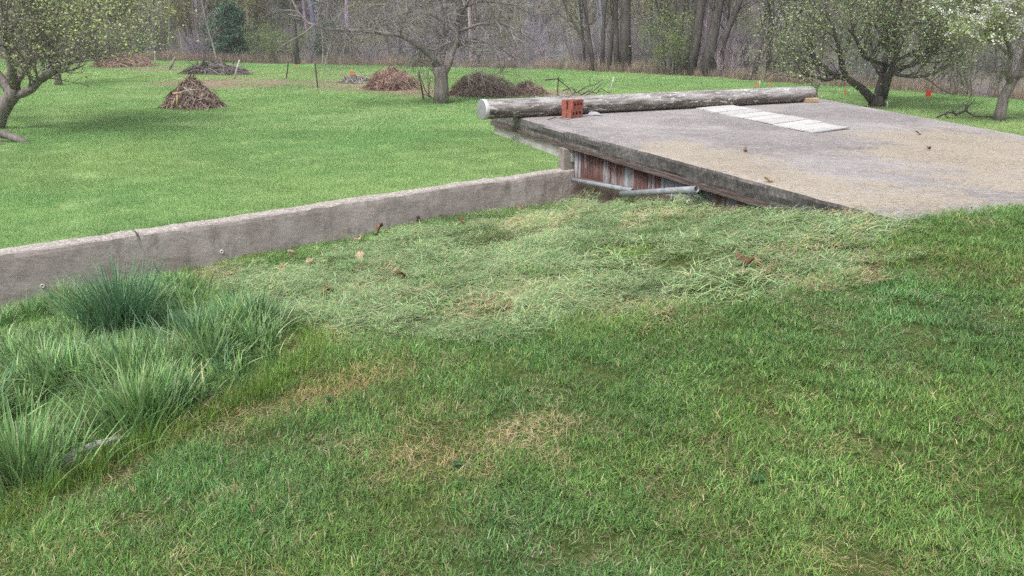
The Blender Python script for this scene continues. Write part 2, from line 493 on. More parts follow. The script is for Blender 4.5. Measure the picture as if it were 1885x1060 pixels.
def mat_rust(name, rust, seed):
    m, nt, b = mat_new(name, 0.6, 0.4)
    v = wpos(nt, (1, 1, 0.12))
    a = noise_n(nt, v, 9 + seed, 5, 0.7)
    gal = ramp(nt, noise_n(nt, v, 14, 4, 0.6), [(0.3, (0.16, 0.175, 0.19)), (0.7, (0.36, 0.38, 0.41))])
    rs = ramp(nt, noise_n(nt, v, 20 + seed, 5, 0.7), [(0.3, (0.04, 0.020, 0.018)), (0.5, (0.10, 0.042, 0.034)), (0.74, (0.22, 0.12, 0.08))])
    c = mix(nt, ramp(nt, a, thr(rust - 0.05, rust + 0.05)), rs, gal)
    nt.links.new(c, b.inputs["Base Color"])
    bump(nt, b, a, 0.3, 0.004)
    return m
M["rust0"] = mat_rust("rusted_sheet", 0.56, 1)
M["rust1"] = mat_rust("half_rusted_sheet", 0.49, 3)
M["rust2"] = mat_rust("galvanised_sheet", 0.40, 6)
M["wood_dark"] = mat_simple("dark_plank_wood", (0.05, 0.038, 0.034), (0.20, 0.155, 0.145), 5, 0.85, 0.2, (1, 1, 14), 0.5)
M["wood_grey"] = mat_simple("grey_board_wood", (0.26, 0.24, 0.23), (0.56, 0.545, 0.53), 4, 0.85, 0.2, (1.5, 1.5, 6), 0.4)
M["post_conc"] = mat_simple("post_concrete", (0.20, 0.17, 0.155), (0.36, 0.325, 0.30), 7, 0.9, 0.2)
M["base_brown"] = mat_simple("sill_board_wood", (0.10, 0.07, 0.06), (0.22, 0.165, 0.14), 5, 0.9, 0.15)
M["galv"] = mat_simple("galvanised_pipe_metal", (0.20, 0.215, 0.24), (0.36, 0.38, 0.41), 14, 0.6, 0.4, bmp=0.15)
M["brick"] = mat_simple("red_brick_clay", (0.27, 0.085, 0.062), (0.39, 0.145, 0.105), 22, 0.85, 0.2)
M["brick_in"] = mat_simple("brick_hole_shaded_clay", (0.12, 0.045, 0.035), (0.17, 0.06, 0.05), 22, 0.9, 0.1)  # the brick's clay in a darker colour, standing in for shade inside the holes
M["brick_tan"] = mat_simple("tan_brick_clay", (0.33, 0.25, 0.16), (0.52, 0.42, 0.29), 16, 0.85, 0.2)
M["board_pale"] = mat_simple("pale_board_face", (0.50, 0.49, 0.48), (0.66, 0.65, 0.64), 5, 0.7, 0.3, (2, 2, 1), 0.15)
M["board_pale2"] = mat_simple("pale_grey_board_face", (0.43, 0.42, 0.415), (0.60, 0.59, 0.585), 5, 0.7, 0.3, (2, 2, 1), 0.15)
M["white_band"] = mat_simple("white_band_paint", (0.62, 0.61, 0.60), (0.80, 0.79, 0.78), 9, 0.5, 0.4)
M["cap_grey"] = mat_simple("pole_end_metal", (0.24, 0.25, 0.27), (0.34, 0.35, 0.37), 9, 0.5, 0.4)
M["rag"] = mat_simple("grey_rag_cloth", (0.26, 0.27, 0.31), (0.52, 0.52, 0.55), 14, 0.9, 0.1)
M["rock"] = mat_simple("field_stone", (0.20, 0.19, 0.16), (0.40, 0.385, 0.34), 9, 0.9, 0.2)
M["leaf_brown"] = mat_simple("dry_leaf_brown", (0.15, 0.085, 0.05), (0.28, 0.17, 0.11), 30, 0.8, 0.2)
M["leaf_tan"] = mat_simple("dry_leaf_tan", (0.42, 0.30, 0.19), (0.60, 0.47, 0.34), 30, 0.8, 0.2)
M["post_rust"] = mat_simple("rusty_steel", (0.045, 0.035, 0.03), (0.11, 0.075, 0.06), 14, 0.8, 0.3)
M["post_pale"] = mat_simple("pale_steel", (0.40, 0.40, 0.39), (0.58, 0.57, 0.55), 10, 0.7, 0.3)
M["post_wood"] = mat_simple("weathered_post_wood", (0.17, 0.15, 0.14), (0.40, 0.37, 0.35), 8, 0.9, 0.2)
M["orange"] = mat_simple("orange_plastic", (0.70, 0.13, 0.04), (0.78, 0.17, 0.06), 8, 0.6, 0.3)
M["red_flag"] = mat_simple("red_plastic", (0.72, 0.05, 0.04), (0.80, 0.08, 0.06), 8, 0.6, 0.3)
M["soil"] = mat_simple("dark_soil", (0.045, 0.034, 0.024), (0.13, 0.10, 0.07), 25, 0.95, 0.1, bmp=1.0)
M["sod"] = mat_simple("upturned_sod", (0.16, 0.10, 0.06), (0.36, 0.25, 0.16), 30, 0.95, 0.1, bmp=1.0)
M["ring_white"] = mat_simple("white_plastic_ring", (0.70, 0.69, 0.66), (0.80, 0.79, 0.77), 8, 0.6, 0.3)
M["weed"] = mat_blade("weed_leaf", trans=0.2, tinted=False, rough=0.5)

def mat_bank():
    m, nt, b = mat_new("lawn_soil_shaded", 0.95, 0.1)
    v = wpos(nt)
    c = ramp(nt, noise_n(nt, v, 30, 5, 0.7), [(0.3, (0.05, 0.075, 0.02)), (0.52, (0.09, 0.125, 0.038)), (0.75, (0.22, 0.20, 0.11))])  # thatch and soil, coloured darker so gaps between blades look shadowed
    nt.links.new(c, b.inputs["Base Color"])
    bump(nt, b, noise_n(nt, v, 60, 5, 0.7), 0.8, 0.02)
    return m
M["bank"] = mat_bank()
def mat_field():
    m, nt, b = mat_new("field_ground", 0.95, 0.1)
    v = wpos(nt)
    at = N(nt, "ShaderNodeAttribute", attribute_name="woods")
    dt = N(nt, "ShaderNodeAttribute", attribute_name="dirt")
    gr = ramp(nt, noise_n(nt, wpos(nt, (1, 0.5, 1)), 3.0, 6, 0.75), [(0.3, (0.20, 0.31, 0.11)), (0.5, (0.25, 0.37, 0.14)), (0.72, (0.31, 0.41, 0.18))])
    lit = ramp(nt, noise_n(nt, v, 0.5, 6, 0.7), [(0.3, (0.14, 0.125, 0.12)), (0.5, (0.20, 0.18, 0.17)), (0.64, (0.22, 0.235, 0.13)), (0.76, (0.20, 0.30, 0.11))])
    drt = ramp(nt, noise_n(nt, v, 3, 6, 0.7), [(0.3, (0.22, 0.165, 0.115)), (0.7, (0.34, 0.28, 0.20))])
    c = mix(nt, ramp(nt, fmath(nt, 'ADD', dt.outputs["Fac"], fmath(nt, 'MULTIPLY', noise_n(nt, v, 1.3, 5, 0.7), 0.6)), thr(0.55, 0.95)), gr, drt)
    c = mix(nt, at.outputs["Fac"], c, lit)
    nt.links.new(c, b.inputs["Base Color"])
    bump(nt, b, noise_n(nt, v, 20, 6, 0.75), 0.6, 0.03)
    return m
M["field"] = mat_field()

# ------------------------------------------------------------------ the ground
DIRT_PX = [(400, 152, 2.6), (470, 153, 2.6), (540, 153, 2.2), (620, 155, 2.0), (690, 160, 2.2), (760, 166, 1.8), (840, 172, 1.8), (930, 172, 1.8), (1000, 172, 1.6), (300, 128, 2.0), (240, 120, 2.4)]
DIRT = [(*hit(u, v, field_z, FIELD_Z)[:2], r * 1.35) for u, v, r in DIRT_PX]
def dirt(x, y):
    d = np.zeros(np.shape(x))
    for dx, dy, r in DIRT:
        d = np.maximum(d, np.exp(-(((x - dx) / r) ** 2 + ((y - dy) / (r * 0.9)) ** 2)))
    return d
def grid_sheet(name, xs, ys, zf, mat, keep=None, attrs=()):
    X, Y = np.meshgrid(xs, ys, indexing='ij')
    Z = zf(X, Y)
    nx, ny = X.shape
    v = np.stack([X, Y, Z], -1).reshape(-1, 3)
    i = np.arange(nx * ny).reshape(nx, ny)
    f = np.stack([i[:-1, :-1], i[1:, :-1], i[1:, 1:], i[:-1, 1:]], -1).reshape(-1, 4)
    if keep is not None:
        cx = v[f].mean(1); f = f[keep(cx[:, 0], cx[:, 1])]
        used = np.unique(f); rm = np.full(len(v), -1); rm[used] = np.arange(len(used)); v = v[used]; f = rm[f]
    me = new_mesh(name, v, f, mat, True)
    for an, fn in attrs:
        a = me.attributes.new(an, 'FLOAT', 'POINT'); a.data.foreach_set("value", fn(v[:, 0], v[:, 1]).astype(np.float32))
    return me
xs = np.concatenate([np.linspace(-320, -62, 30), np.linspace(-60, 60, 181), np.linspace(62, 320, 30)])
ys = np.concatenate([np.linspace(-60, -2, 12), np.linspace(0, 80, 161), np.linspace(82, 420, 70)])
struct("field_ground", grid_sheet("field_ground", xs, ys, field_z, M["field"],
       attrs=(("woods", lambda x, y: smooth(-0.6, 1.6, y - edge_y(x) + 1.6 * (vnoise(x * .8, y * .8, 8) - .5))), ("dirt", dirt))))
def bank_keep(x, y):
    return on_bank(x, y, -0.08, -0.22)
def bank_zs(x, y):
    z = bank_z(x, y)
    f = np.maximum(smooth(9.5, 12.5, np.abs(x)), smooth(-5.5, -8.0, y))
    return z * (1 - f) + (FIELD_Z - 0.1) * f
struct("lawn_bank", grid_sheet("lawn_bank", np.linspace(-12.5, 12.5, 340), np.linspace(-8, 10.5, 270), bank_zs, M["bank"], bank_keep))

# ------------------------------------------------------------------ retaining wall with its crack
wall = thing("retaining_wall", "long low stained concrete wall with a jagged crack, between the lawn and the field", "wall", (*WALL_R, FIELD_Z))
def wall_lh(u, v):
    """pixel -> (distance along wall, height) on the wall's front plane"""
    r = np.array(ray(u, v)); o = np.array((0, 0, CAM_Z))
    n = np.array((*WALL_N, 0)); p0 = np.array((*wall_xy(0), 0))
    k = ((p0 - o) @ n) / (r @ n); p = o + r * k
    return (p[:2] - WALL_R) @ WALL_DIR, p[2]
crack = np.array([wall_lh(u, v) for u, v in ((254, 436), (257, 446), (262, 455), (265, 463), (269, 470), (276, 480), (283, 489), (291, 497), (300, 520), (310, 560))])
WT = 0.17
def wall_seg(name, lx0, lx1, n, m=16, seed=0):
    """lx0/lx1: functions of height giving the two ends"""
    hs_ = np.concatenate([[FIELD_Z - 0.15, -0.6], np.linspace(-0.42, 1.0, m)])
    rows = []
    s = np.linspace(0, 1, n)
    prof = []                       # (d, h-frac) ; h is given relative to the top
    rel = np.concatenate([[-1.6, -0.62], np.linspace(-0.46, -0.012, m)])
    for r_ in rel: prof.append((0.0, r_))
    for q in np.linspace(0.012, WT - 0.012, 5): prof.append((-q, 0.0))
    for r_ in (-0.012, -0.3, -1.6): prof.append((-WT, r_))
    P = np.zeros((n, len(prof), 3))
    for j, (d, r_) in enumerate(prof):
        top = wall_top(crack[0, 0])
        l0, l1 = lx0(top + r_), lx1(top + r_)
        l = l0 + (l1 - l0) * s
        h = wall_top(l) + r_
        if d < -0.5 * WT: pass
        dd = d + 0.004 * (fbm(l * 14, np.full(n, r_ * 14 + d * 30), 31 + seed) - 0.5) * (2 if d == 0 else 1)
        if r_ > -0.02: h = h + 0.022 * (fbm(l * 9, np.full(n, d * 22), 41, 3) - 0.5) + 0.016 * (fbm(l * 1.7, np.zeros(n), 45) - .5)
        if r_ == -0.012: dd = dd - np.sign(d + WT / 2) * 0.006 * vnoise(l * 20, np.zeros(n), 51 + j)
        xy = WALL_R[None, :] + WALL_DIR[None, :] * l[:, None] + WALL_N[None, :] * dd[:, None]
        P[:, j, :2] = xy; P[:, j, 2] = h
    k = len(prof)
    idx = np.arange(n * k).reshape(n, k)
    f = [tuple(q) for q in np.stack([idx[:-1, :-1], idx[1:, :-1], idx[1:, 1:], idx[:-1, 1:]], -1).reshape(-1, 4)]
    f.append(tuple(idx[0])); f.append(tuple(idx[-1][::-1]))
    v = P.reshape(-1, 3) - np.array((*WALL_R, FIELD_Z))
    return obj(name, new_mesh(name, v, f, M["wall"]), wall)
ch = crack[::-1]
def crack_l(h): return float(np.interp(h, ch[:, 1], ch[:, 0]))
def gapw(h): return 0.017 + 0.008 * math.sin(h * 60) ** 2
wall_seg("wall_segment", lambda h: -0.10, lambda h: crack_l(h) - gapw(h) * 0.5, 150, seed=1)
wall_seg("wall_segment", lambda h: crack_l(h) + gapw(h) * 0.5, lambda h: WALL_LEN, 130, seed=2)
for u, v in ((408, 463), (78, 526)):
    l, h = wall_lh(u, v); mb = MB()
    c0 = np.array((*wall_xy(l, 0.006), h)) - np.array((*WALL_R, FIELD_Z))
    th = np.linspace(0, 2 * math.pi, 15)
    pts = [c0 + 0.012 * (math.cos(t) * np.array((*WALL_DIR, 0)) + math.sin(t) * np.array((0, 0, 1))) for t in th]
    mb.tube(pts, 0.0045, 6)
    obj("tie_hole_ring", mb.mesh("tie_hole_ring", M["ring_white"], True), wall)
l, h = wall_lh(769, 406); mb = MB()
mb.box(np.array((*wall_xy(l, 0.008), h)) - np.array((*WALL_R, FIELD_Z)), (0.022, 0.02, 0.085), np.array([[*WALL_DIR, 0], [*WALL_N, 0], [0, 0, 1]]))
obj("iron_strap", mb.mesh("iron_strap", M["post_rust"]), wall)

# ------------------------------------------------------------------ the concrete ramp slab and what carries it
ramp_t = thing("concrete_ramp", "broad grey concrete slab ramp with rusty sheet metal below its side edge", "ramp", (2.5, 8.5, FIELD_Z))
R0 = np.array((2.5, 8.5, FIELD_Z))
def build_slab():
    ns, nt_ = 90, 70
    S, T = np.meshgrid(np.linspace(0, 1, ns), np.linspace(0, 1, nt_), indexing='ij')
    P = slab_pt(S, T)
    edge = np.minimum(np.minimum(S, 1 - S), np.minimum(T, 1 - T))
    P[..., 2] += 0.006 * (fbm(P[..., 0] * .9, P[..., 1] * .9, 61) - .5)
    er = (edge < 1e-6)
    nz = (fbm(P[..., 0] * 9, P[..., 1] * 9, 62) - .5) * 0.03
    P[..., 0] += np.where(er, nz, 0); P[..., 1] += np.where(er, nz * .6, 0); P[..., 2] -= np.where(er, 0.008 + np.abs(nz) * .5, 0)
    top = P.reshape(-1, 3)
    i = np.arange(ns * nt_).reshape(ns, nt_)
    f = [tuple(q) for q in np.stack([i[:-1, :-1], i[1:, :-1], i[1:, 1:], i[:-1, 1:]], -1).reshape(-1, 4)]
    loop = list(i[0, :]) + list(i[1:, -1]) + list(i[-1, ::-1][1:]) + list(i[::-1, 0][1:-1])
    v = list(top); rows = [loop]
    base = len(v)
    for r, dz in enumerate((0.02, 0.06, 0.10, SLAB_T)):
        row = []
        for k, q in enumerate(loop):
            p = top[q].copy(); p[2] -= dz
            cc = np.array((2.9, 8.7)); dr = p[:2] - cc; dr /= np.linalg.norm(dr)
            off = (float(vnoise(p[0] * 14 + p[1] * 9, r * 3.1, 71)) - .5) * 0.022 + (0.010 if r in (0, 1) else 0.0) - (0.01 * float(vnoise(p[0] * 25 - p[1] * 18, 0, 77)) if r == 3 else 0)
            p[:2] += dr * off
            row.append(len(v)); v.append(p)
        rows.append(row)
    for a, b_ in zip(rows[:-1], rows[1:]):
        for k in range(len(loop)):
            k2 = (k + 1) % len(loop); f.append((a[k], b_[k], b_[k2], a[k2]))
    f.append(tuple(rows[-1]))
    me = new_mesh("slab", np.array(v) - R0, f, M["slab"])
    a = me.attributes.new("dust", 'FLOAT', 'POINT')
    va = np.array(v)
    s_all = np.zeros(len(va))
    for (u, vv, rx, ry, w) in ((1300, 292, .55, .55, 1.0), (1420, 335, .6, .5, .8), (1760, 262, .7, .8, 1.0), (1820, 300, .6, .7, 1.0), (1700, 285, .5, .5, .9), (1870, 285, .7, .7, .9), (1600, 360, .7, .5, .55), (1860, 335, .5, .4, .7), (1240, 270, .3, .4, .6)):
        c = on_slab(u, vv)
        s_all = np.maximum(s_all, w * np.exp(-(((va[:, 0] - c[0]) / rx) ** 2 + ((va[:, 1] - c[1]) / ry) ** 2)))
    a.data.foreach_set("value", s_all.astype(np.float32))
    return obj("slab", me, ramp_t)
build_slab()
AD = (D - A)[:2] / np.linalg.norm((D - A)[:2])
AD_N = np.array((AD[1], -AD[0]));  AD_N = -AD_N if AD_N[0] > 0 else AD_N      # outwards (towards the hay)
AX = np.array([[*AD, 0], [*AD_N, 0], [0, 0, 1]])
AD_LEN = np.linalg.norm((D - A)[:2])
def ad_pt(s, out, z): return np.array((*(A[:2] + AD * s * AD_LEN + AD_N * out), z))
ZB = SLAB_Z - SLAB_T
def plank(name, s0, s1, out, w, z0, z1, mat, taper=0.0, seed=0, n=24):
    """board along the slab's side with uneven edges"""
    mb = MB(); st = np.linspace(s0, s1, n); V = []
    for s in st:
        k = (s - s0) / (s1 - s0)
        j1 = 0.008 * (float(vnoise(s * 40, seed, 5)) - .5); j2 = 0.010 * (float(vnoise(s * 33, seed + 9, 6)) - .5); j3 = 0.006 * (float(vnoise(s * 30, seed, 8)) - .5)
        zt, zb = z1 - abs(j1), z0 + j2 + taper * (1 - k)
        for (o_, z) in ((out + j3, zb), (out + j3, zt), (out - w, zt), (out - w, zb)): V.append(ad_pt(s, o_, z) - R0)
    f = []
    for i in range(n - 1):
        for k in range(4): f.append((i * 4 + k, i * 4 + (k + 1) % 4, i * 4 + 4 + (k + 1) % 4, i * 4 + 4 + k))
    f += [(3, 2, 1, 0), tuple((n - 1) * 4 + k for k in range(4))]
    mb.add(V, f)
    return obj(name, mb.mesh(name, mat), ramp_t)
plank("sill_plank", -0.004, 0.93, 0.012, 0.16, ZB - 0.046, ZB - 0.002, M["wood_dark"], 0, 1, 60)
plank("rim_board", 0.004, 0.335, -0.02, 0.045, ZB - 0.172, ZB - 0.05, M["wood_grey"], 0.03, 2, 20)
mb = MB()
pc = np.array((*wall_xy(-0.052, -0.085), 0))
zt, zb = ZB - 0.048, wall_top(0) - 0.006
mb.box((pc[0] - R0[0], pc[1] - R0[1], (zt + zb) / 2 - R0[2]), (0.125, 0.125, zt - zb), AX, jit=0.003)
obj("post", mb.mesh("post", M["post_conc"]), ramp_t)
def corrugated(s0, s1, out, z0, z1, mat, per=0.067, amp=0.009):
    n = max(6, int((s1 - s0) * AD_LEN / per * 8)); mb = MB(); V = []
    for i in range(n + 1):
        s = s0 + (s1 - s0) * i / n
        o_ = out + amp * math.sin(2 * math.pi * (s * AD_LEN) / per)
        V.append(ad_pt(s, o_, z0) - R0); V.append(ad_pt(s, o_, z1) - R0); V.append(ad_pt(s, o_ - 0.0025, z0) - R0); V.append(ad_pt(s, o_ - 0.0025, z1) - R0)
    f = []
    for i in range(n):
        a = i * 4; f += [(a, a + 4, a + 5, a + 1), (a + 2, a + 3, a + 7, a + 6), (a + 1, a + 5, a + 7, a + 3), (a, a + 2, a + 6, a + 4)]
    f += [(0, 1, 3, 2), (n * 4, n * 4 + 2, n * 4 + 3, n * 4 + 1)]
    mb.add(V, f)
    return obj("corrugated_sheet", mb.mesh("corrugated_sheet", mat, True), ramp_t)
for s0, s1, out, mt in ((0.336, 0.452, -0.050, "rust0"), (0.448, 0.520, -0.058, "rust1"), (0.514, 0.585, -0.050, "rust0"), (0.580, 0.672, -0.058, "rust2"), (0.668, 0.78, -0.072, "rust1"), (0.775, 0.93, -0.080, "rust0")):
    corrugated(s0, s1, out, -0.35, ZB - 0.044, M[mt])
bb = plank("base_board", 0.347, 0.715, -0.012, 0.03, -0.32, 0.0, M["base_brown"], 0, 5, 30)
# the base board steps up with the bank
for i, vtx in enumerate(bb.data.vertices):
    if i % 4 in (1, 2): vtx.co.z += 0.17 * (i // 4) / 29.0
# hidden foundation walls
mb = MB()
p0 = np.array((*WALL_R, 0)); e = (B - A)[:2] / np.linalg.norm((B - A)[:2])
c = WALL_R + e * 2.45 + np.array((0.16, 0.1))
mb.box(np.array((c[0], c[1], (FIELD_Z + ZB) / 2 - 0.1)) - R0, (4.5, 0.2, ZB - FIELD_Z - 0.004 + 0.2 - 0.2), np.array([[*e, 0], [-e[1], e[0], 0], [0, 0, 1]]))
obj("foundation_wall", mb.mesh("foundation_wall", M["post_conc"]), ramp_t)
mb = MB()
e2 = (Cc - B)[:2] / np.linalg.norm((Cc - B)[:2]); nn = np.array((e2[1], -e2[0])); nn = -nn if nn[0] > 0 else nn
p = (B[:2] + Cc[:2]) / 2 + nn * 0.18
mb.box(np.array((p[0], p[1], (FIELD_Z + 0.2) / 2)) - R0, (np.linalg.norm((Cc - B)[:2]) - 0.3, 0.2, 0.2 - FIELD_Z), np.array([[*e2, 0], [*nn, 0], [0, 0, 1]]))
obj("foundation_wall", mb.mesh("foundation_wall", M["post_conc"]), ramp_t)

# ------------------------------------------------------------------ the log
PL = np.array((-0.33, 9.83, SLAB_Z + 0.109)); PR = np.array((4.10, 12.36, 0.404 + 0.103))
pv = PR - PL; PLEN = np.linalg.norm(pv); px_ = pv / PLEN
py_ = np.cross((0, 0, 1), px_); py_ /= np.linalg.norm(py_); pz_ = np.cross(px_, py_)
pole = thing("wooden_pole", "long weathered utility pole lying across the far edge of the concrete slab", "pole", PL)
pole.rotation_euler = Vector(px_).to_track_quat('X', 'Z').to_euler()
def pole_r(t): return 0.106 * (1 - t) + 0.100 * t
def build_pole():
    nr, ns = 140, 40
    V = []
    for i in range(nr):
        t = i / (nr - 1); x = t * PLEN
        for k in range(ns):
            a = 2 * math.pi * k / ns
            r = pole_r(t) * (1 + 0.035 * (float(fbm(x * 1.2, a * 1.6, 81)) - .5) + 0.02 * (float(vnoise(x * 2.5, k * 1.9, 82)) - .5))
            if t > 0.985: r *= 1 - ((t - 0.985) / 0.015) ** 2 * 0.16
            V.append((x, r * math.cos(a), r * math.sin(a)))
    f = []
    for i in range(nr - 1):
        for k in range(ns):
            k2 = (k + 1) % ns; f.append((i * ns + k, i * ns + k2, (i + 1) * ns + k2, (i + 1) * ns + k))
    f.append(tuple(range(ns))[::-1]); f.append(tuple((nr - 1) * ns + k for k in range(ns)))
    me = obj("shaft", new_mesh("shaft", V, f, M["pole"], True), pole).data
    me.polygons[-1].use_smooth = False; me.polygons[-2].use_smooth = False
    mb = MB(); V = []; n = 40
    prof = [(-0.004, 0.1085), (0.0, 0.1108), (0.042, 0.1108), (0.046, 0.107)]
    for x, r in prof:
        for k in range(n): V.append((x, r * math.cos(2 * math.pi * k / n), r * math.sin(2 * math.pi * k / n)))
    f = [(i * n + k, i * n + (k + 1) % n, (i + 1) * n + (k + 1) % n, (i + 1) * n + k) for i in range(3) for k in range(n)]
    obj("end_band", new_mesh("end_band", V, f, M["white_band"], True), pole)
    V = [(-0.012, 0, 0)] + [(-0.009, .07 * math.cos(2 * math.pi * k / n), .07 * math.sin(2 * math.pi * k / n)) for k in range(n)] + [(-0.004, 0.1083 * math.cos(2 * math.pi * k / n), 0.1083 * math.sin(2 * math.pi * k / n)) for k in range(n)]
    f = [(0, 1 + (k + 1) % n, 1 + k) for k in range(n)] + [(1 + k, 1 + (k + 1) % n, 1 + n + (k + 1) % n, 1 + n + k) for k in range(n)]
    obj("end_cap", new_mesh("end_cap", V, f, M["cap_grey"], True), pole)
    # shaggy splinters where the wood has burst behind the bricks
    mb = MB()
    for i in range(26):
        x = 1.08 + 0.16 * rng.normal(); a = rng.normal(0.0, 0.22)
        p = np.array((x, pole_r(.23) * math.sin(a), pole_r(.23) * math.cos(a) * 1.0))
        d = np.array((rng.normal(0, 1), rng.normal(0, .4), 0.30 + .2 * rng.random())); d /= np.linalg.norm(d)
        L = 0.03 + 0.06 * rng.random()
        mb.tube([p, p + d * L * .6, p + d * L], [0.006, 0.005, 0.001], 4)
    obj("splinters", mb.mesh("splinters", M["wood_grey"]), pole)["kind"] = "stuff"
build_pole()

# ------------------------------------------------------------------ bricks
def brick_mesh(mat_out, mat_in, L=0.205, H=0.094, T=0.062):
    """bed face (three holes) looks along -y; origin at the middle of the bottom"""
    mb = MB(); me_v = []; f_out = []; f_in = []
    v = []
    def add(p): v.append(p); return len(v) - 1
    n = 12; cw = L / 3; R = 0.0175
    ys = (-T / 2, T / 2)
    rings = {}
    for y in ys:
        for c in range(3):
            cx = -L / 2 + cw * (c + .5) * 0.86 + L * .07; cx0 = -L / 2 + cw * c; cx1 = cx0 + cw
            o = []; h = []
            for k in range(n):
                a = 2 * math.pi * (k + .5) / n
                dx, dz = math.cos(a), math.sin(a)
                sx = (cx1 - cx if dx > 0 else cx0 - cx) / dx; sz = (H / 2 if dz > 0 else -H / 2) / dz
                s = min(sx, sz)
                o.append(add((cx + dx * s, y, H / 2 + dz * s))); h.append(add((cx + dx * R, y, H / 2 + dz * R)))
            corner = [add((cx0, y, 0)), add((cx1, y, 0)), add((cx1, y, H)), add((cx0, y, H))]
            rings[(y, c)] = h
            for k in range(n):
                k2 = (k + 1) % n
                q = (o[k], o[k2], h[k2], h[k]); f_out.append(q if y > 0 else q[::-1])
            # corner triangles
            for cr in corner:
                best = sorted(range(n), key=lambda k: (v[o[k]][0] - v[cr][0]) ** 2 + (v[o[k]][2] - v[cr][2]) ** 2)[:2]
                t = (cr, o[best[0]], o[best[1]])
                f_out.append(t)
    for c in range(3):
        a, b_ = rings[(ys[0], c)], rings[(ys[1], c)]
        for k in range(n):
            k2 = (k + 1) % n; f_in.append((a[k], a[k2], b_[k2], b_[k]))
    x0, x1 = -L / 2, L / 2
    b8 = [add(p) for p in ((x0, ys[0], 0), (x1, ys[0], 0), (x1, ys[1], 0), (x0, ys[1], 0), (x0, ys[0], H), (x1, ys[0], H), (x1, ys[1], H), (x0, ys[1], H))]
    f_out += [(b8[0], b8[3], b8[2], b8[1]), (b8[4], b8[5], b8[6], b8[7]), (b8[1], b8[2], b8[6], b8[5]), (b8[3], b8[0], b8[4], b8[7])]
    me = new_mesh("brick", np.array(v), f_out + f_in, mat_out)
    me.materials.append(mat_in)
    mi = np.array([0] * len(f_out) + [1] * len(f_in), np.int32); me.polygons.foreach_set("material_index", mi)
    return me
bm_ = brick_mesh(M["brick"], M["brick_in"])
cor = on_slab(1051, 218)                       # nearest bottom corner of the stack
ang = math.radians(47)
bx, by = np.array((math.cos(ang), math.sin(ang))), np.array((-math.sin(ang), math.cos(ang)))
def put_brick(du, dv, dz, da, label):
    o = obj("brick", bm_); c2 = cor[:2] + bx * (0.1025 + du) + by * (0.031 + dv)
    o.location = (c2[0], c2[1], cor[2] + dz + 0.003); o.rotation_euler = (0, 0, ang + math.radians(da))
    tag(o, label, "brick", "red bricks stacked against the pole")
put_brick(0, 0, 0, 0, "red brick with three holes, front lower one of the stack against the pole")
put_brick(-0.006, 0.0665, 0, 1, "red brick at the bottom rear of the stack, touching the pole")
put_brick(0.030, 0.010, 0.096, 3, "red brick with three holes, front upper one of the stack")
put_brick(-0.004, 0.076, 0.096, 2, "red brick at the top rear of the stack against the pole")
# small tan chock at the far end of the pole
mb = MB()
ca = math.radians(20); cax = np.array([[math.cos(ca), math.sin(ca), 0], [-math.sin(ca), math.cos(ca), 0], [0, 0, 1]])
def chamfer_box(size, ch=0.008, seed=1):
    r_ = np.random.default_rng(seed); h = np.array(size) / 2; v = []
    for sx in (-1, 1):
        for sy in (-1, 1):
            for sz in (-1, 1):
                for ax in range(3):
                    p = h - ch; p = p * (sx, sy, sz); p[ax] += ch * (sx, sy, sz)[ax]; v.append(p + r_.normal(0, ch * .3, 3))
    return np.array(v)
import bmesh
def hull_mesh(name, pts, mat):
    bm = bmesh.new()
    for p in pts: bm.verts.new(tuple(p))
    bmesh.ops.convex_hull(bm, input=bm.verts)
    me = bpy.data.meshes.new(name); bm.to_mesh(me); bm.free(); me.materials.append(mat); return me
ck = PR - px_ * 0.13 - py_ * 0.115
o = obj("brick", hull_mesh("chock_brick", chamfer_box((0.19, 0.10, 0.062)), M["brick_tan"]), None, (ck[0], ck[1], float(slab_z(ck[0], ck[1])) + 0.033))
o.rotation_euler = (0, 0, ca)
tag(o, "worn tan brick chocking the right end of the wooden pole", "brick")

# ------------------------------------------------------------------ pale boards laid across the slab
q0 = on_slab(1496, 246); q1 = on_slab(1563, 238); q2 = on_slab(1281, 200.5)
ex = (q1 - q0)[:2]; wid = np.linalg.norm(ex); ex /= wid
ey = (q2 - q0)[:2]; leng = np.linalg.norm(ey); ey /= leng
mat_t = thing("board_strip", "strip of pale whitish boards lying flat on the slab in front of the pole", "boards", (q0[0], q0[1], SLAB_Z))
yy = 0.0; k = 0
while yy < leng - 0.05:
    w = (0.14, 0.30, 0.27, 0.33, 0.25, 0.31, 0.29, 0.33, 0.33)[k % 9]
    w = min(w, leng - yy)
    mb = MB(); off = rng.normal(0, 0.006); th = 0.012
    base = ex * off + ey * (yy + w / 2) + ex * wid / 2
    zz = 0.012 + float(slab_z(q0[0] + base[0], q0[1] + base[1])) - SLAB_Z + (0.006 if k in (3,) else 0)
    tilt = rng.normal(0, 0.006)
    ax3 = np.array([[*ex, tilt], [*ey, rng.normal(0, 0.008)], [0, 0, 1.0]])
    mb.box((base[0], base[1], zz), (wid, w - 0.004, th), ax3, jit=0.0012)
    obj("board", mb.mesh("board", M["board_pale" if k % 3 else "board_pale2"]), mat_t)
    yy += w; k += 1

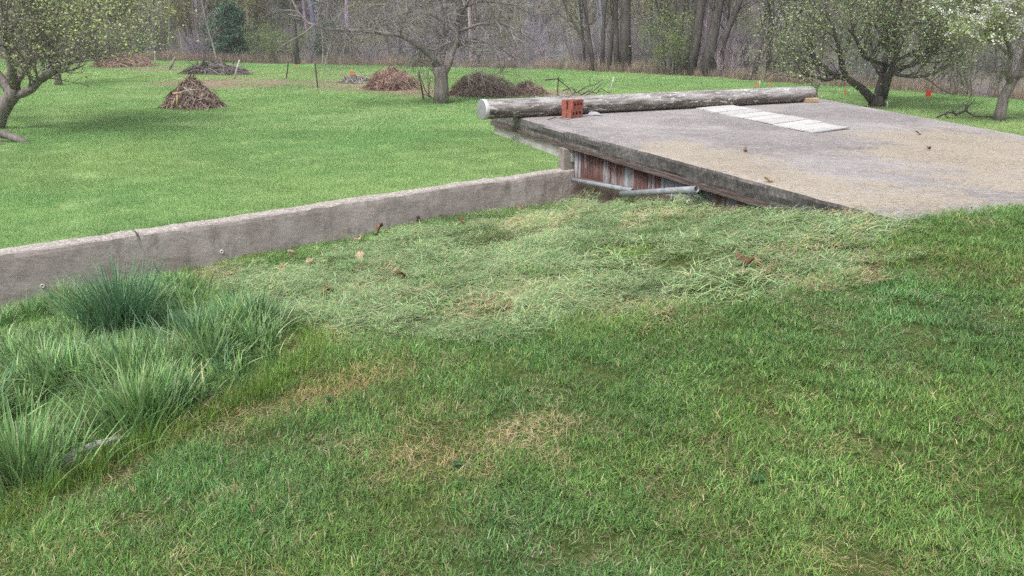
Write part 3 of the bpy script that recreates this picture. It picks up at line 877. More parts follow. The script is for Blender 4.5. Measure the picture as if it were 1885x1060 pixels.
# rag and twig beside the bricks
rp = PL + px_ * 1.36 - py_ * 0.17; ns = 12; V = []
for i in range(ns):
    for j in range(8):
        a, b_ = i / (ns - 1) - .5, j / 7 - .5
        zz = 0.012 + 0.05 * max(0, 0.8 - 3.2 * (a * a + b_ * b_)) * float(fbm(a * 5 + 3, b_ * 6, 91)) * 1.6
        V.append((a * 0.17 + 0.02 * float(vnoise(i * .9, j * .8, 92)), b_ * 0.13, zz))
f = [(i * 8 + j, i * 8 + 8 + j, i * 8 + 9 + j, i * 8 + 1 + j) for i in range(ns - 1) for j in range(7)]
rag = obj("rag", new_mesh("rag", V, f, M["rag"], True), None, (rp[0], rp[1], float(slab_z(rp[0], rp[1])) - 0.004)); rag.rotation_euler = (0, 0, 0.42)
sm = rag.modifiers.new("thickness", 'SOLIDIFY'); sm.thickness = 0.004
tag(rag, "crumpled pale grey rag lying beside the bricks under the pole", "rag")
mb = MB()
for pts in (((1008, 221), (1022, 217), (1030, 218), (1046, 221), (1056, 222)), ((1022, 217), (1019, 212), (1015, 208)), ((1030, 218), (1038, 216), (1046, 219))):
    P3 = [on_slab(u, v) + np.array((0, 0, 0.006 + (0.02 if i == len(pts) - 1 else 0))) for i, (u, v) in enumerate(pts)]
    tw0 = on_slab(1008, 221)
    mb.tube(np.array(P3) - tw0, np.linspace(0.004, 0.0022, len(P3)), 5)
tag(obj("twig", mb.mesh("twig", M["dark_dead"]), None, tw0), "thin forked dry twig on the slab left of the bricks", "twig")

# ------------------------------------------------------------------ pipes, stone
def pipe(p0, p1, r, label):
    p0 = np.array(p0); p1 = np.array(p1); mb = MB(); d = p1 - p0; L = np.linalg.norm(d); d /= L
    a = np.cross(d, (0, 0, 1)); a /= np.linalg.norm(a); b_ = np.cross(d, a); n = 18; V = []
    sec = [(0, r), (L, r), (L, r * .86), (0, r * .86)]
    for x, rr in sec:
        for k in range(n): V.append(d * x + rr * (math.cos(2 * math.pi * k / n) * a + math.sin(2 * math.pi * k / n) * b_))
    f = [(i * n + k, i * n + (k + 1) % n, ((i + 1) % 4) * n + (k + 1) % n, ((i + 1) % 4) * n + k) for i in range(4) for k in range(n)]
    mb.add(V, f)
    o = obj("metal_pipe", mb.mesh("metal_pipe", M["galv"], True), None, p0)
    return tag(o, label, "pipe", "galvanised pipes under the slab edge")
def pp(u, v, s, out):
    xy = ad_pt(s, out, 0)[:2]; r = ray(u, v); return np.array((xy[0], xy[1], CAM_Z + r[2] * xy[1] / r[1]))
pipe(pp(1060, 331, 0.357, 0.035), pp(1180, 351, 0.548, 0.06), 0.022, "galvanised pipe along the rusty sheets, its left end at the wall corner")
pipe(pp(1167, 357, 0.535, 0.125), pp(1301, 348, 0.70, 0.075), 0.026, "galvanised pipe sloping up to the right under the slab edge")
def rock_mesh(name, size, mat, seed, sub=3, rough=0.25):
    bm = bmesh.new(); bmesh.ops.create_icosphere(bm, subdivisions=sub, radius=1.0)
    for v in bm.verts:
        p = v.co
        k = 1 + rough * (float(fbm(p.x * 1.7 + p.z, p.y * 1.7 - p.z * .6, seed)) - .5) * 2
        v.co = Vector((p.x * size[0] * k, p.y * size[1] * k, p.z * size[2] * k))
    me = bpy.data.meshes.new(name); bm.to_mesh(me); bm.free(); me.materials.append(mat)
    me.polygons.foreach_set("use_smooth", np.ones(len(me.polygons), bool)); return me
rk = hit(1074, 362, bank_z)
tag(obj("stone", rock_mesh("stone", (0.095, 0.075, 0.06), M["rock"], 5), None, (rk[0], rk[1], rk[2] + 0.02)), "rounded grey field stone at the wall corner below the pipe", "stone")

# ------------------------------------------------------------------ blades and scattering
def blades(n, pos, L, w, t0, t1, nseg, col, az=None, seed=0, tipdark=1.0, base_shade=0.92, curl=0.0):
    """n grass blades as strips; pos (n,3), L/w/t0/t1 arrays (tilt from vertical at base and tip)"""
    r = np.random.default_rng(seed)
    az = r.random(n) * 2 * math.pi if az is None else az
    L = np.broadcast_to(L, (n,)); w = np.broadcast_to(w, (n,)); t0 = np.broadcast_to(t0, (n,)); t1 = np.broadcast_to(t1, (n,))
    tw = az + math.pi / 2 + r.normal(0, 0.5, n)
    side = np.stack([np.cos(tw), np.sin(tw), np.zeros(n)], -1)
    p = pos.copy(); V = []; Cc_ = []
    az_k = az.copy()
    for k in range(nseg + 1):
        s = k / nseg
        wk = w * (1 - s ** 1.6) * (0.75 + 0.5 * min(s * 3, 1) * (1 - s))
        shade = base_shade + (1 - base_shade) * min(1, s * 1.6)  # shade low between the blades, put into the colour of their bases
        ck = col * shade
        if k < nseg:
            V += [p - side * wk[:, None] * .5, p + side * wk[:, None] * .5]; Cc_ += [ck, ck]
        else:
            V += [p]; Cc_ += [ck * tipdark]
        t = t0 + (t1 - t0) * (s + .5 / nseg)
        az_k = az_k + curl * r.normal(0, 1, n) / nseg
        d = np.stack([np.sin(t) * np.cos(az_k), np.sin(t) * np.sin(az_k), np.cos(t)], -1)
        p = p + d * (L / nseg)[:, None]
    m = 2 * nseg + 1
    v = np.stack(V, 1).reshape(-1, 3); c = np.stack(Cc_, 1).reshape(-1, 3)
    f = []
    base = np.arange(n) * m
    quads = [np.stack([base + 2 * k, base + 2 * k + 1, base + 2 * k + 3, base + 2 * k + 2], -1) for k in range(nseg - 1)]
    tris = np.stack([base + 2 * nseg - 2, base + 2 * nseg - 1, base + 2 * nseg], -1)
    return v, quads, tris, c
def blade_mesh(name, parts, mat):
    vs, fs, cs, o = [], [], [], 0
    for v, q, t, c in parts:
        for a in q: fs += (a + o).tolist()
        fs += (t + o).tolist()
        vs.append(v); cs.append(c); o += len(v)
    me = bpy.data.meshes.new(name)
    v = np.concatenate(vs); c = np.concatenate(cs)
    return new_mesh(name, v, fs, mat, False, c)
def pick_cols(r, n, palette, jitter=0.12):
    pal = np.array([p[:3] for p in palette]); wt = np.array([p[3] for p in palette], float); wt /= wt.sum()
    k = r.choice(len(pal), n, p=wt)
    return np.clip(pal[k] * (1 + r.normal(0, jitter, (n, 1))) * (1 + r.normal(0, jitter * .4, (n, 3))), 0.004, 1)

def scatter(name, P, rot, scl, idx, tint, protos):
    """one 'stuff' object whose points carry instances of the prototype meshes"""
    col = bpy.data.collections.new("source_" + name)
    for k, me in enumerate(protos):
        o = bpy.data.objects.new("source_%s_%02d" % (name, k), me); col.objects.link(o)
    me = bpy.data.meshes.new(name); n = len(P)
    me.vertices.add(n); me.vertices.foreach_set("co", np.asarray(P, np.float32).ravel())
    for an, ty, key, data in (("rot", 'FLOAT_VECTOR', "vector", rot), ("scl", 'FLOAT_VECTOR', "vector", scl), ("tint", 'FLOAT_VECTOR', "vector", tint), ("pick", 'INT', "value", idx)):
        a = me.attributes.new(an, ty, 'POINT'); a.data.foreach_set(key, np.asarray(data, np.int32 if ty == 'INT' else np.float32).ravel())
    ob = obj(name, me)
    ng = bpy.data.node_groups.new("scatter_" + name, 'GeometryNodeTree')
    ng.interface.new_socket("Geometry", in_out='INPUT', socket_type='NodeSocketGeometry')
    ng.interface.new_socket("Geometry", in_out='OUTPUT', socket_type='NodeSocketGeometry')
    gi, go = ng.nodes.new("NodeGroupInput"), ng.nodes.new("NodeGroupOutput")
    ci = ng.nodes.new("GeometryNodeCollectionInfo"); ci.inputs[0].default_value = col; ci.inputs[1].default_value = True; ci.inputs[2].default_value = True
    ip = ng.nodes.new("GeometryNodeInstanceOnPoints")
    def na(an, ty):
        q = ng.nodes.new("GeometryNodeInputNamedAttribute"); q.data_type = ty; q.inputs[0].default_value = an; return q.outputs[0]
    lk = ng.links.new
    lk(gi.outputs[0], ip.inputs["Points"]); lk(ci.outputs[0], ip.inputs["Instance"]); ip.inputs["Pick Instance"].default_value = True
    lk(na("pick", 'INT'), ip.inputs["Instance Index"]); lk(na("rot", 'FLOAT_VECTOR'), ip.inputs["Rotation"]); lk(na("scl", 'FLOAT_VECTOR'), ip.inputs["Scale"])
    lk(ip.outputs[0], go.inputs[0])
    md = ob.modifiers.new("scatter", 'NODES'); md.node_group = ng
    ob["kind"] = "stuff"
    return ob
def frustum(x, y, z, mx=260, my=160):
    u, v, f = project(np.stack([x, y, z], -1))
    return (f > 0.3) & (u > -mx) & (u < W_PX + mx) & (v > -my) & (v < H_PX + my)

# ------------------------------------------------------------------ mown lawn in front
TALL = px_poly([(-80, 600), (60, 535), (160, 520), (330, 520), (420, 560), (480, 600), (510, 640), (480, 690), (410, 730), (300, 775), (235, 800), (120, 850), (-20, 905), (-200, 960), (-400, 800)])
DRYPX = [(640, 700, .22, .9), (560, 730, .16, .8), (690, 700, .12, .8), (880, 830, .28, .85), (830, 890, .14, 1.), (960, 800, .16, .6), (760, 830, .14, .6), (470, 770, .2, .8), (380, 800, .14, .8), (350, 835, .06, 1.), (250, 870, .15, .6), (100, 920, .18, .6), (80, 990, .2, .5), (1650, 640, .2, .35),
         (1420, 960, .2, .35), (560, 640, .2, .8), (600, 600, .2, .7), (520, 590, .16, .7), (470, 560, .14, .8), (1450, 800, .18, .35), (1250, 1000, .15, .3), (1780, 720, .15, .35), (30, 890, .1, 1.), (1690, 560, .2, .3), (480, 530, .18, .7), (620, 545, .2, .5)]
DRYW = [(*hit(u, v, bank_base)[:2], r, w) for u, v, r, w in DRYPX]
def dryness(x, y):
    d = 0.28 * smooth(0.50, 0.74, fbm(x * 2.1, y * 2.1, 101))
    n = 0.6 + 0.8 * fbm(x * 9, y * 9, 103)
    for dx, dy, r, w in DRYW:
        d = np.maximum(d, w * n * np.exp(-(((x - dx) / (r * 1.5)) ** 2 + ((y - dy) / r) ** 2)))
    return np.clip(d, 0, 1)
GREEN = [(0.190, 0.360, 0.110, 5), (0.23, 0.41, 0.13, 4), (0.150, 0.305, 0.11, 4), (0.28, 0.43, 0.14, 2), (0.34, 0.48, 0.22, 1.2), (0.52, 0.49, 0.31, .9)]
DRYC = [(0.56, 0.47, 0.30, 4), (0.46, 0.37, 0.235, 3), (0.64, 0.58, 0.42, 2), (0.26, 0.36, 0.11, 3.5)]
COARSE = [(0.15, 0.28, 0.075, 3), (0.19, 0.325, 0.09, 2)]
def lawn_proto(k, kind):
    r = np.random.default_rng(200 + k)
    n = {0: 430, 1: 230, 2: 26}[kind]
    rad = 0.165 * np.sqrt(r.random(n)) if kind < 2 else np.abs(r.normal(0, 0.06, n)); a = r.random(n) * 2 * math.pi
    pos = np.stack([rad * np.cos(a), rad * np.sin(a), np.full(n, -0.006)], -1)
    if kind == 0:
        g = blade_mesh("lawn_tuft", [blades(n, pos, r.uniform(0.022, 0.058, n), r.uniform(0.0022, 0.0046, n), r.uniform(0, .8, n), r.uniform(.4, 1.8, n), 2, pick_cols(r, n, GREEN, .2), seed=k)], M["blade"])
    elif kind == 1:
        g = blade_mesh("dry_tuft", [blades(n, pos, r.uniform(0.02, 0.06, n), r.uniform(0.0016, 0.0032, n), r.uniform(.6, 1.5, n), r.uniform(1.2, 1.75, n), 2, pick_cols(r, n, DRYC, .15), seed=k, base_shade=.8)], M["blade"])
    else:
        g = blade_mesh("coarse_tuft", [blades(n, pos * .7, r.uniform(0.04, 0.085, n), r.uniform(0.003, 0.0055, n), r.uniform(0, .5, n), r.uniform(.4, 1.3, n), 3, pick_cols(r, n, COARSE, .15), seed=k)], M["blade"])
    return g
lp = [lawn_proto(k, 0) for k in range(8)] + [lawn_proto(10 + k, 1) for k in range(4)] + [lawn_proto(20 + k, 2) for k in range(4)]
def sample_bank(n, x0=-4.6, x1=5.6, y0=1.3, y1=9.0, mw=0.03, ms=0.02):
    x = rng.uniform(x0, x1, n); y = rng.uniform(y0, y1, n)
    k = on_bank(x, y, mw, ms); x, y = x[k], y[k]
    z = bank_z(x, y)
    k = frustum(x, y, z); return x[k], y[k], z[k]
x, y, z = sample_bank(int(10.2 * 7.7 * 112))
dist = np.hypot(x, y)
hm = hay_mask(x, y); tm = in_poly(x, y, TALL).astype(float)
dr = dryness(x, y)
keep = rng.random(len(x)) < np.where(hm > .5, 0.10, np.where(tm > .5, 0.6, 1.0)) * np.clip(1.25 - dist * 0.06, .5, 1)
keep &= ~((rng.random(len(x)) < dr * 0.15))
x, y, z, dr, hm = x[keep], y[keep], z[keep], dr[keep], hm[keep]
n = len(x); u_ = rng.random(n)
coarse = (fbm(x * 1.3, y * 1.3, 107) > 0.62) & (rng.random(n) < .30) | (rng.random(n) < 0.03)
idx = np.where(u_ < np.clip(dr * 1.2, 0.025, .93), rng.integers(8, 12, n), np.where(coarse, rng.integers(12, 16, n), rng.integers(0, 8, n)))
lush = fbm(x * .8 + 5, y * .8, 109)
sc = rng.uniform(0.9, 1.15, n); hz = rng.uniform(.8, 1.15, n) * (0.52 + 0.68 * lush) * np.where(near_slab(x, y) < 0.5, 1.15, 1)
yel = np.clip(fbm(x * 1.1, y * 1.1, 113) * 1.6 - .45 + dr * .6, 0, 1)
# the strip by the tall grass is yellow-green; the lower right is darker, lusher
low = smooth(2.6, 1.2, y) 
tint = np.stack([0.82 + 0.42 * yel, 0.90 + 0.16 * yel, 1.0 - 0.12 * yel], -1) * rng.uniform(.82, 1.18, (n, 1))
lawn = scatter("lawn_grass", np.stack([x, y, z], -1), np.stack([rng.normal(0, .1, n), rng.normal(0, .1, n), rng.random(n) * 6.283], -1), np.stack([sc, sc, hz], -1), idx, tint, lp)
tag(lawn, "short mown green lawn with dry patches filling the foreground", "grass", kind="stuff")

# ------------------------------------------------------------------ cut grass lying on the mound
HAYC = [(0.30, 0.43, 0.20, 5), (0.39, 0.50, 0.27, 4), (0.18, 0.30, 0.125, 4), (0.23, 0.38, 0.20, 3), (0.47, 0.52, 0.32, 1.6), (0.52, 0.45, 0.30, .8)]
def hay_proto(k, dry=False):
    r = np.random.default_rng(300 + k); n = 420
    rad = 0.23 * np.sqrt(r.random(n)); a = r.random(n) * 2 * math.pi
    pos = np.stack([rad * np.cos(a), rad * np.sin(a), r.uniform(0, .022, n)], -1)
    az = r.normal(0, 1.0, n) + (r.random(n) < .5) * math.pi
    parts = [blades(n, pos, r.uniform(.025, .115, n), r.uniform(.0022, .0050, n), r.uniform(1.25, 1.62, n), r.uniform(1.4, 2.0, n), 3, pick_cols(r, n, DRYC if dry else HAYC, .18), az=az, seed=k, base_shade=.9, curl=.5)]
    m = 18; rad = .23 * np.sqrt(r.random(m)); a = r.random(m) * 6.28
    parts.append(blades(m, np.stack([rad * np.cos(a), rad * np.sin(a), np.zeros(m)], -1), r.uniform(.04, .10, m), r.uniform(.002, .004, m), r.uniform(.3, 1.2, m), r.uniform(.8, 1.6, m), 3, pick_cols(r, m, HAYC, .15), seed=k + 50))
    return blade_mesh("cut_grass_patch", parts, M["hay"])
hp = [hay_proto(k) for k in range(8)] + [hay_proto(20 + k, True) for k in range(2)]
x, y, z = sample_bank(int(10.2 * 7.7 * 46), mw=0.05, ms=-0.02)
hm = hay_mask(x, y)
thin = fbm(x * 2.2, y * 2.2, 121)
keep = (hm > .25) & (rng.random(len(x)) < hm * np.clip(.35 + thin * 1.3, .2, 1)); x, y, z = x[keep], y[keep], z[keep]; n = len(x)
dd = fbm(x * 1.7 + 9, y * 1.7, 123)
idx = np.where(rng.random(n) < smooth(.52, .75, dd) * .4 + .02, rng.integers(8, 10, n), rng.integers(0, 8, n))
sc = rng.uniform(.75, 1.25, n)
flow = 0.35 + 1.6 * (fbm(x * .9, y * .9, 125) - .5)
tn = fbm(x * 2.5, y * 2.5, 127)
tint = np.stack([0.92 + .40 * tn, .95 + .28 * tn, .93 + .30 * tn], -1) * rng.uniform(.82, 1.15, (n, 1))
eps = 0.05
gx = (bank_z(x + eps, y) - bank_z(x - eps, y)) / (2 * eps); gy = (bank_z(x, y + eps) - bank_z(x, y - eps)) / (2 * eps)
hay = scatter("cut_grass", np.stack([x, y, z + rng.uniform(-.012, .02, n)], -1), np.stack([np.arctan(gy), -np.arctan(gx), flow + rng.normal(0, .5, n)], -1) * np.array((1, 1, 1)), np.stack([sc, sc, sc], -1), idx, tint, hp)
tag(hay, "pale grey-green cut grass raked over the mound beside the wall and slab", "cut grass", kind="stuff")

# ------------------------------------------------------------------ tall uncut grass by the wall
TALLC = [(0.215, 0.385, 0.135, 4), (0.255, 0.435, 0.155, 4), (0.33, 0.49, 0.225, 3), (0.165, 0.31, 0.12, 3), (0.50, 0.50, 0.29, .9)]
BLUEC = [(0.14, 0.285, 0.145, 5), (0.185, 0.345, 0.18, 3), (0.10, 0.225, 0.11, 3), (0.26, 0.39, 0.23, 1)]
def tall_proto(k, pal, n=46, Lr=(.09, .27), spread=.06, t1r=(.5, 2.3), wr=(.0070, .0145), mat="tall_blade"):
    r = np.random.default_rng(400 + k)
    rad = np.abs(r.normal(0, spread, n)); a = r.random(n) * 6.283
    pos = np.stack([rad * np.cos(a), rad * np.sin(a), np.full(n, -.01)], -1)
    out = np.clip(rad / (spread * 2.0), 0, 1)
    L = r.uniform(*Lr, n)
    return blade_mesh("tall_tuft", [blades(n, pos, L, r.uniform(*wr, n), .05 + .35 * out + r.uniform(0, .22, n), r.uniform(*t1r, n) * (.55 + .5 * out), 5, pick_cols(r, n, pal, .16), az=a + r.normal(0, .7, n), seed=k, base_shade=.92, curl=.25)], M[mat])
tp = [tall_proto(k, TALLC) for k in range(6)] + [tall_proto(10 + k, BLUEC) for k in range(3)] + [tall_proto(20 + k, TALLC, 40, (.05, .14), .06) for k in range(3)]
x = rng.uniform(-5.2, 0.2, 30000); y = rng.uniform(2.0, 7.2, 30000)
k = on_bank(x, y, .05, .05) & in_poly(x + .10 * (vnoise(x * 5, y * 5, 3) - .5), y + .12 * (vnoise(x * 5, y * 5, 4) - .5), TALL); x, y = x[k], y[k]
cl = fbm(x * 2.0, y * 2.0, 131)
k = rng.random(len(x)) < np.clip((cl - .30) * 2.6, .05, 1) * .30; x, y, cl = x[k], y[k], cl[k]
z = bank_z(x, y); k = frustum(x, y, z, 500, 300); x, y, z, cl = x[k], y[k], z[k], cl[k]; n = len(x)
big = smooth(.40, .62, cl)
idx = np.where(rng.random(n) < .08 + .18 * (fbm(x * 1.2, y * 1.2, 133) > .55), rng.integers(6, 9, n), rng.integers(0, 6, n))
idx = np.where(rng.random(n) > big * 1.1 + .1, rng.integers(9, 12, n), idx)
TUS = hit(215, 625, bank_z)
dwl = (x - WALL_R[0]) * WALL_N[0] + (y - WALL_R[1]) * WALL_N[1]
sc = rng.uniform(.7, 1.15, n) * (.55 + .5 * big) * (.45 + .55 * smooth(.1, 1.3, dwl)) * (1 - .45 * np.exp(-((x - TUS[0]) ** 2 + (y - TUS[1]) ** 2) / .3))
tall = scatter("tall_grass", np.stack([x, y, z], -1), np.stack([rng.normal(0, .12, n), rng.normal(0, .12, n) + .12, rng.random(n) * 6.283], -1), np.stack([sc, sc, sc], -1), idx, np.stack([rng.uniform(.8, 1.2, n)] * 3, -1), tp)
tag(tall, "long lush uncut grass growing over the left corner of the lawn", "grass", kind="stuff")
# yellow-green fringe of half-grown grass along its edge and by the wall foot
fr = [tall_proto(60 + k, [(0.23, 0.37, 0.07, 3), (0.18, 0.32, 0.07, 3), (0.30, 0.40, 0.10, 1)], 20, (.035, .10), .05, (.1, .7), (.003, .006), "blade") for k in range(4)]
seg = [hit(u, v, bank_base)[:2] for u, v in ((20, 930), (130, 880), (245, 815), (330, 790), (430, 745), (520, 690), (560, 640), (545, 600))]
x = []; y = []
for a_, b_ in zip(seg[:-1], seg[1:]):
    t = rng.random(32); w = rng.normal(0, .17, 32)
    x += list(a_[0] + (b_[0] - a_[0]) * t + w * .4 + .05); y += list(a_[1] + (b_[1] - a_[1]) * t + w - .05)
for l in rng.uniform(0.1, 5.5, 110):
    p = wall_xy(l, abs(rng.normal(0.03, .05)) + .02); x.append(p[0]); y.append(p[1])
x = np.array(x); y = np.array(y); k = on_bank(x, y, .03, .03); x, y = x[k], y[k]; n = len(x); z = bank_z(x, y)
sc = rng.uniform(.5, 1.2, n)
fringe = scatter("fringe_grass", np.stack([x, y, z], -1), np.stack([rng.normal(0, .12, n), rng.normal(0, .12, n), rng.random(n) * 6.283], -1), np.stack([sc] * 3, -1), rng.integers(0, 4, n), np.stack([rng.uniform(.75, 1.2, n)] * 3, -1), fr)
tag(fringe, "yellow-green half-grown grass fringing the tall grass and the wall foot", "grass", kind="stuff")
# tussocks that stand out singly
def tussock(u, v, n, Lr, spread, pal, label, seed, t1=(.3, 1.7)):
    p = hit(u, v, bank_z)
    me = tall_proto(seed, pal, n, Lr, spread, t1, (.0055, .0105), "tussock_blade")
    o = obj("grass_tussock", me, None, p); tag(o, label, "grass clump", "grass clumps by the wall")
M["tussock_blade"] = mat_blade("tussock_blade", trans=0.25, rough=0.45, spec=0.35, tinted=False)
tussock(222, 606, 620, (.24, .52), .125, BLUEC, "large dense blue-green grass clump standing against the wall below the crack", 71)
tussock(120, 566, 240, (.12, .26), .085, TALLC, "smaller bright green grass clump left of the big blue-green clump", 72)
tussock(360, 640, 300, (.14, .32), .12, BLUEC, "blue-green leaning grass clump just right of the big clump", 73)
tussock(255, 785, 360, (.16, .36), .12, TALLC, "fountain-shaped green grass clump at the edge of the mown lawn", 74)
tussock(40, 885, 420, (.16, .36), .13, TALLC, "spreading green grass clump at the left picture edge above the grey board", 75)

# ------------------------------------------------------------------ field grass
FIELDC = [(0.33, 0.50, 0.195, 5), (0.375, 0.54, 0.23, 4), (0.275, 0.44, 0.17, 3), (0.45, 0.56, 0.29, 1.5)]
def field_proto(k, n, R, L, w):
    r = np.random.default_rng(500 + k)
    rad = R * np.sqrt(r.random(n)); a = r.random(n) * 6.283
    pos = np.stack([rad * np.cos(a), rad * np.sin(a), np.full(n, -.01)], -1)
    return blade_mesh("field_tuft", [blades(n, pos, r.uniform(L * .55, L * 1.15, n), r.uniform(w * .7, w * 1.2, n), r.uniform(0, .5, n), r.uniform(.2, 1.3, n), 2, pick_cols(r, n, FIELDC, .15), seed=k, base_shade=.95)], M["field_blade"])
fp = [field_proto(k, 150, .34, .065, .006) for k in range(4)] + [field_proto(10 + k, 140, .60, .075, .011) for k in range(4)]
def field_pts(n, x0, x1, y0, y1):
    x = rng.uniform(x0, x1, n); y = rng.uniform(y0, y1, n); z = field_z(x, y)
    k = frustum(x, y, z, 200, 60) & (y < edge_y(x) + .6) & (rng.random(n) > dirt(x, y) * .85)
    k &= ~((x > -0.1) & (x < 6.2) & (y < 12.9) & (y > 4))
    dw = (x - WALL_R[0]) * WALL_N[0] + (y - WALL_R[1]) * WALL_N[1]
    k &= dw < -0.5
    return x[k], y[k], z[k]
a1 = field_pts(14000, -18, 20, 8.5, 24); a2 = field_pts(26000, -50, 45, 22, 66)
x = np.concatenate([a1[0], a2[0]]); y = np.concatenate([a1[1], a2[1]]); z = np.concatenate([a1[2], a2[2]]); n = len(x)
idx = np.where(np.arange(n) < len(a1[0]), rng.integers(0, 4, n), rng.integers(4, 8, n))
sc = rng.uniform(.8, 1.2, n); pat = fbm(x / 2.6, y / 3.5, 141); pat2 = fbm(x / 9, y / 6, 143)
hgt = sc * (.35 + 1.3 * pat)
yl = np.clip((pat2 - .4) * 2.2, 0, 1)
tint = np.stack([.78 + .42 * yl, .90 + .16 * yl, .88 + .22 * yl], -1) * (.80 + .42 * pat)[:, None] * rng.uniform(.92, 1.08, (n, 1))
fg = scatter("field_grass", np.stack([x, y, z], -1), np.stack([np.zeros(n), np.zeros(n), rng.random(n) * 6.283], -1), np.stack([sc, sc, hgt], -1), idx, tint, fp)
tag(fg, "bright green spring grass of the open field beyond the wall", "grass", kind="stuff")

# ------------------------------------------------------------------ trees
def grow(mb, r, p, d, L, r0, lev, maxlev, prm, twigs, sides=(7, 5, 4, 3, 3)):
    """a branch with children; twigs collects (points, level) of the last two levels"""
    nseg = prm["seg"][lev]
    pts = [p]; dirs = [d]
    for k in range(nseg):
        d = d + r.normal(0, prm["wob"][lev], 3) + np.array((0, 0, prm["trop"][lev]))
        d = d / np.linalg.norm(d); p = p + d * L / nseg; pts.append(p); dirs.append(d)
    rad = r0 * (1 - np.linspace(0, 1, nseg + 1) * prm.get("tap", .75))
    limb(mb, r, np.array(pts), rad, lev, maxlev, prm, twigs, L, sides)
def limb(mb, r, pts, rad, lev, maxlev, prm, twigs, L=None, sides=(7, 5, 4, 3, 3), f0=None):
    seg = np.linalg.norm(np.diff(pts, axis=0), axis=1); cum = np.concatenate([[0], np.cumsum(seg)])
    L = cum[-1] if L is None else L
    mb[0 if lev <= prm.get("trunk_lev", 0) else 1].tube(pts, rad, sides[min(lev, 4)], cap=lev < 2)
    if lev >= maxlev - 1: twigs.append(pts)
    if lev >= maxlev: return
    nc = prm["n"][lev]; nc = max(1, int(round(nc * (0.8 + .4 * r.random()) * (L / prm["refL"][lev] if "refL" in prm else 1))))
    lo = prm["f0"][lev] if f0 is None else f0
    for k in range(nc):
        f = lo + (1 - lo) * (k + r.random()) / nc
        q = np.array([np.interp(f * cum[-1], cum, pts[:, a]) for a in range(3)])
        i = min(len(pts) - 2, max(0, int(np.searchsorted(cum, f * cum[-1]) - 1)))
        t = pts[i + 1] - pts[i]; t = t / (np.linalg.norm(t) + 1e-9)
        a = r.normal(0, 1, 3); a -= t * (a @ t); a /= np.linalg.norm(a) + 1e-9
        ang = prm["ang"][lev] * (.7 + .6 * r.random())
        dd = t * math.cos(ang) + a * math.sin(ang) + np.array((0, 0, prm["up"][lev])); dd[2] = dd[2] if dd[2] > prm.get("minz", -9) else -.3 * dd[2]; dd /= np.linalg.norm(dd)
        Lc = prm["len"][lev] * (.55 + .75 * r.random()) * (1 - .45 * f * prm.get("apical", 0))
        rc = min(np.interp(f * cum[-1], cum, rad) * .62, prm["rad"][lev])
        grow(mb, r, q, dd, Lc, rc, lev + 1, maxlev, prm, twigs, sides)
def leaf_quads(r, twigs, n, size, spread, pal, flat=0.3):
    k = r.integers(0, len(twigs), n)
    P = np.array([twigs[i][j] + (twigs[i][j + 1] - twigs[i][j]) * r.random() for i, j in ((i, r.integers(0, len(twigs[i]) - 1)) for i in k)])
    P = P + r.normal(0, spread, (n, 3))
    a = r.normal(0, 1, (n, 3)); a[:, 2] *= .6; a /= np.linalg.norm(a, axis=1)[:, None]
    b = np.cross(a, r.normal(0, 1, (n, 3))); b /= np.linalg.norm(b, axis=1)[:, None]
    s = size * r.uniform(.55, 1.35, n)[:, None]
    v4 = np.stack([P - a * s * .6, P + b * s * .38, P + a * s * .6, P - b * s * .38], 1)
    return v4, pick_cols(r, n, pal, .16)
def tree_thing(name, label, cat, base, builder, group=None, trunk_mat="bark_grey", twig_mat="twig_silver", leaf=None, leaf_mat="leaf", seed=1):
    """builder(mb pair, r, twigs) draws around the origin; leaf = (n, size, spread, palette)"""
    r = np.random.default_rng(seed); mb = (MB(), MB()); tw = []
    builder(mb, r, tw)
    t = thing(name, label, cat, base, group)
    obj("trunk", mb[0].mesh("trunk", M[trunk_mat], True), t)
    cr = None
    if mb[1].n:
        cr = obj("branches" if leaf else "crown", mb[1].mesh("crown", M[twig_mat]), t)
    if leaf:
        v4, c = leaf_quads(r, tw, *leaf)
        obj("crown", quads_mesh("foliage", v4, M[leaf_mat], c), t)
    return t
def G(u, v): return hit(u, v, field_z, FIELD_Z)
def guided(base_px, Y, paths, depth=0.0):
    """limb centre lines given by where they show, each at its own distance from the trunk's plane"""
    b = G(*base_px); out = []
    for pts in paths:
        out.append(np.array([at_depth(u, v, b[1] + dy) - b for u, v, dy in pts]))
    return b, out

APPLE = dict(minz=-.15, seg=(5, 5, 4, 3, 3), wob=(.12, .16, .16, .15, .15), trop=(0.02, .05, .10, .08, .05), n=(7, 7, 7, 4), f0=(.3, .15, .1, .1), ang=(.8, .9, .9, .8), up=(.2, .45, .4, .2), len=(1.6, 1.25, .75, .35), rad=(.035, .016, .009, .006), trunk_lev=1)
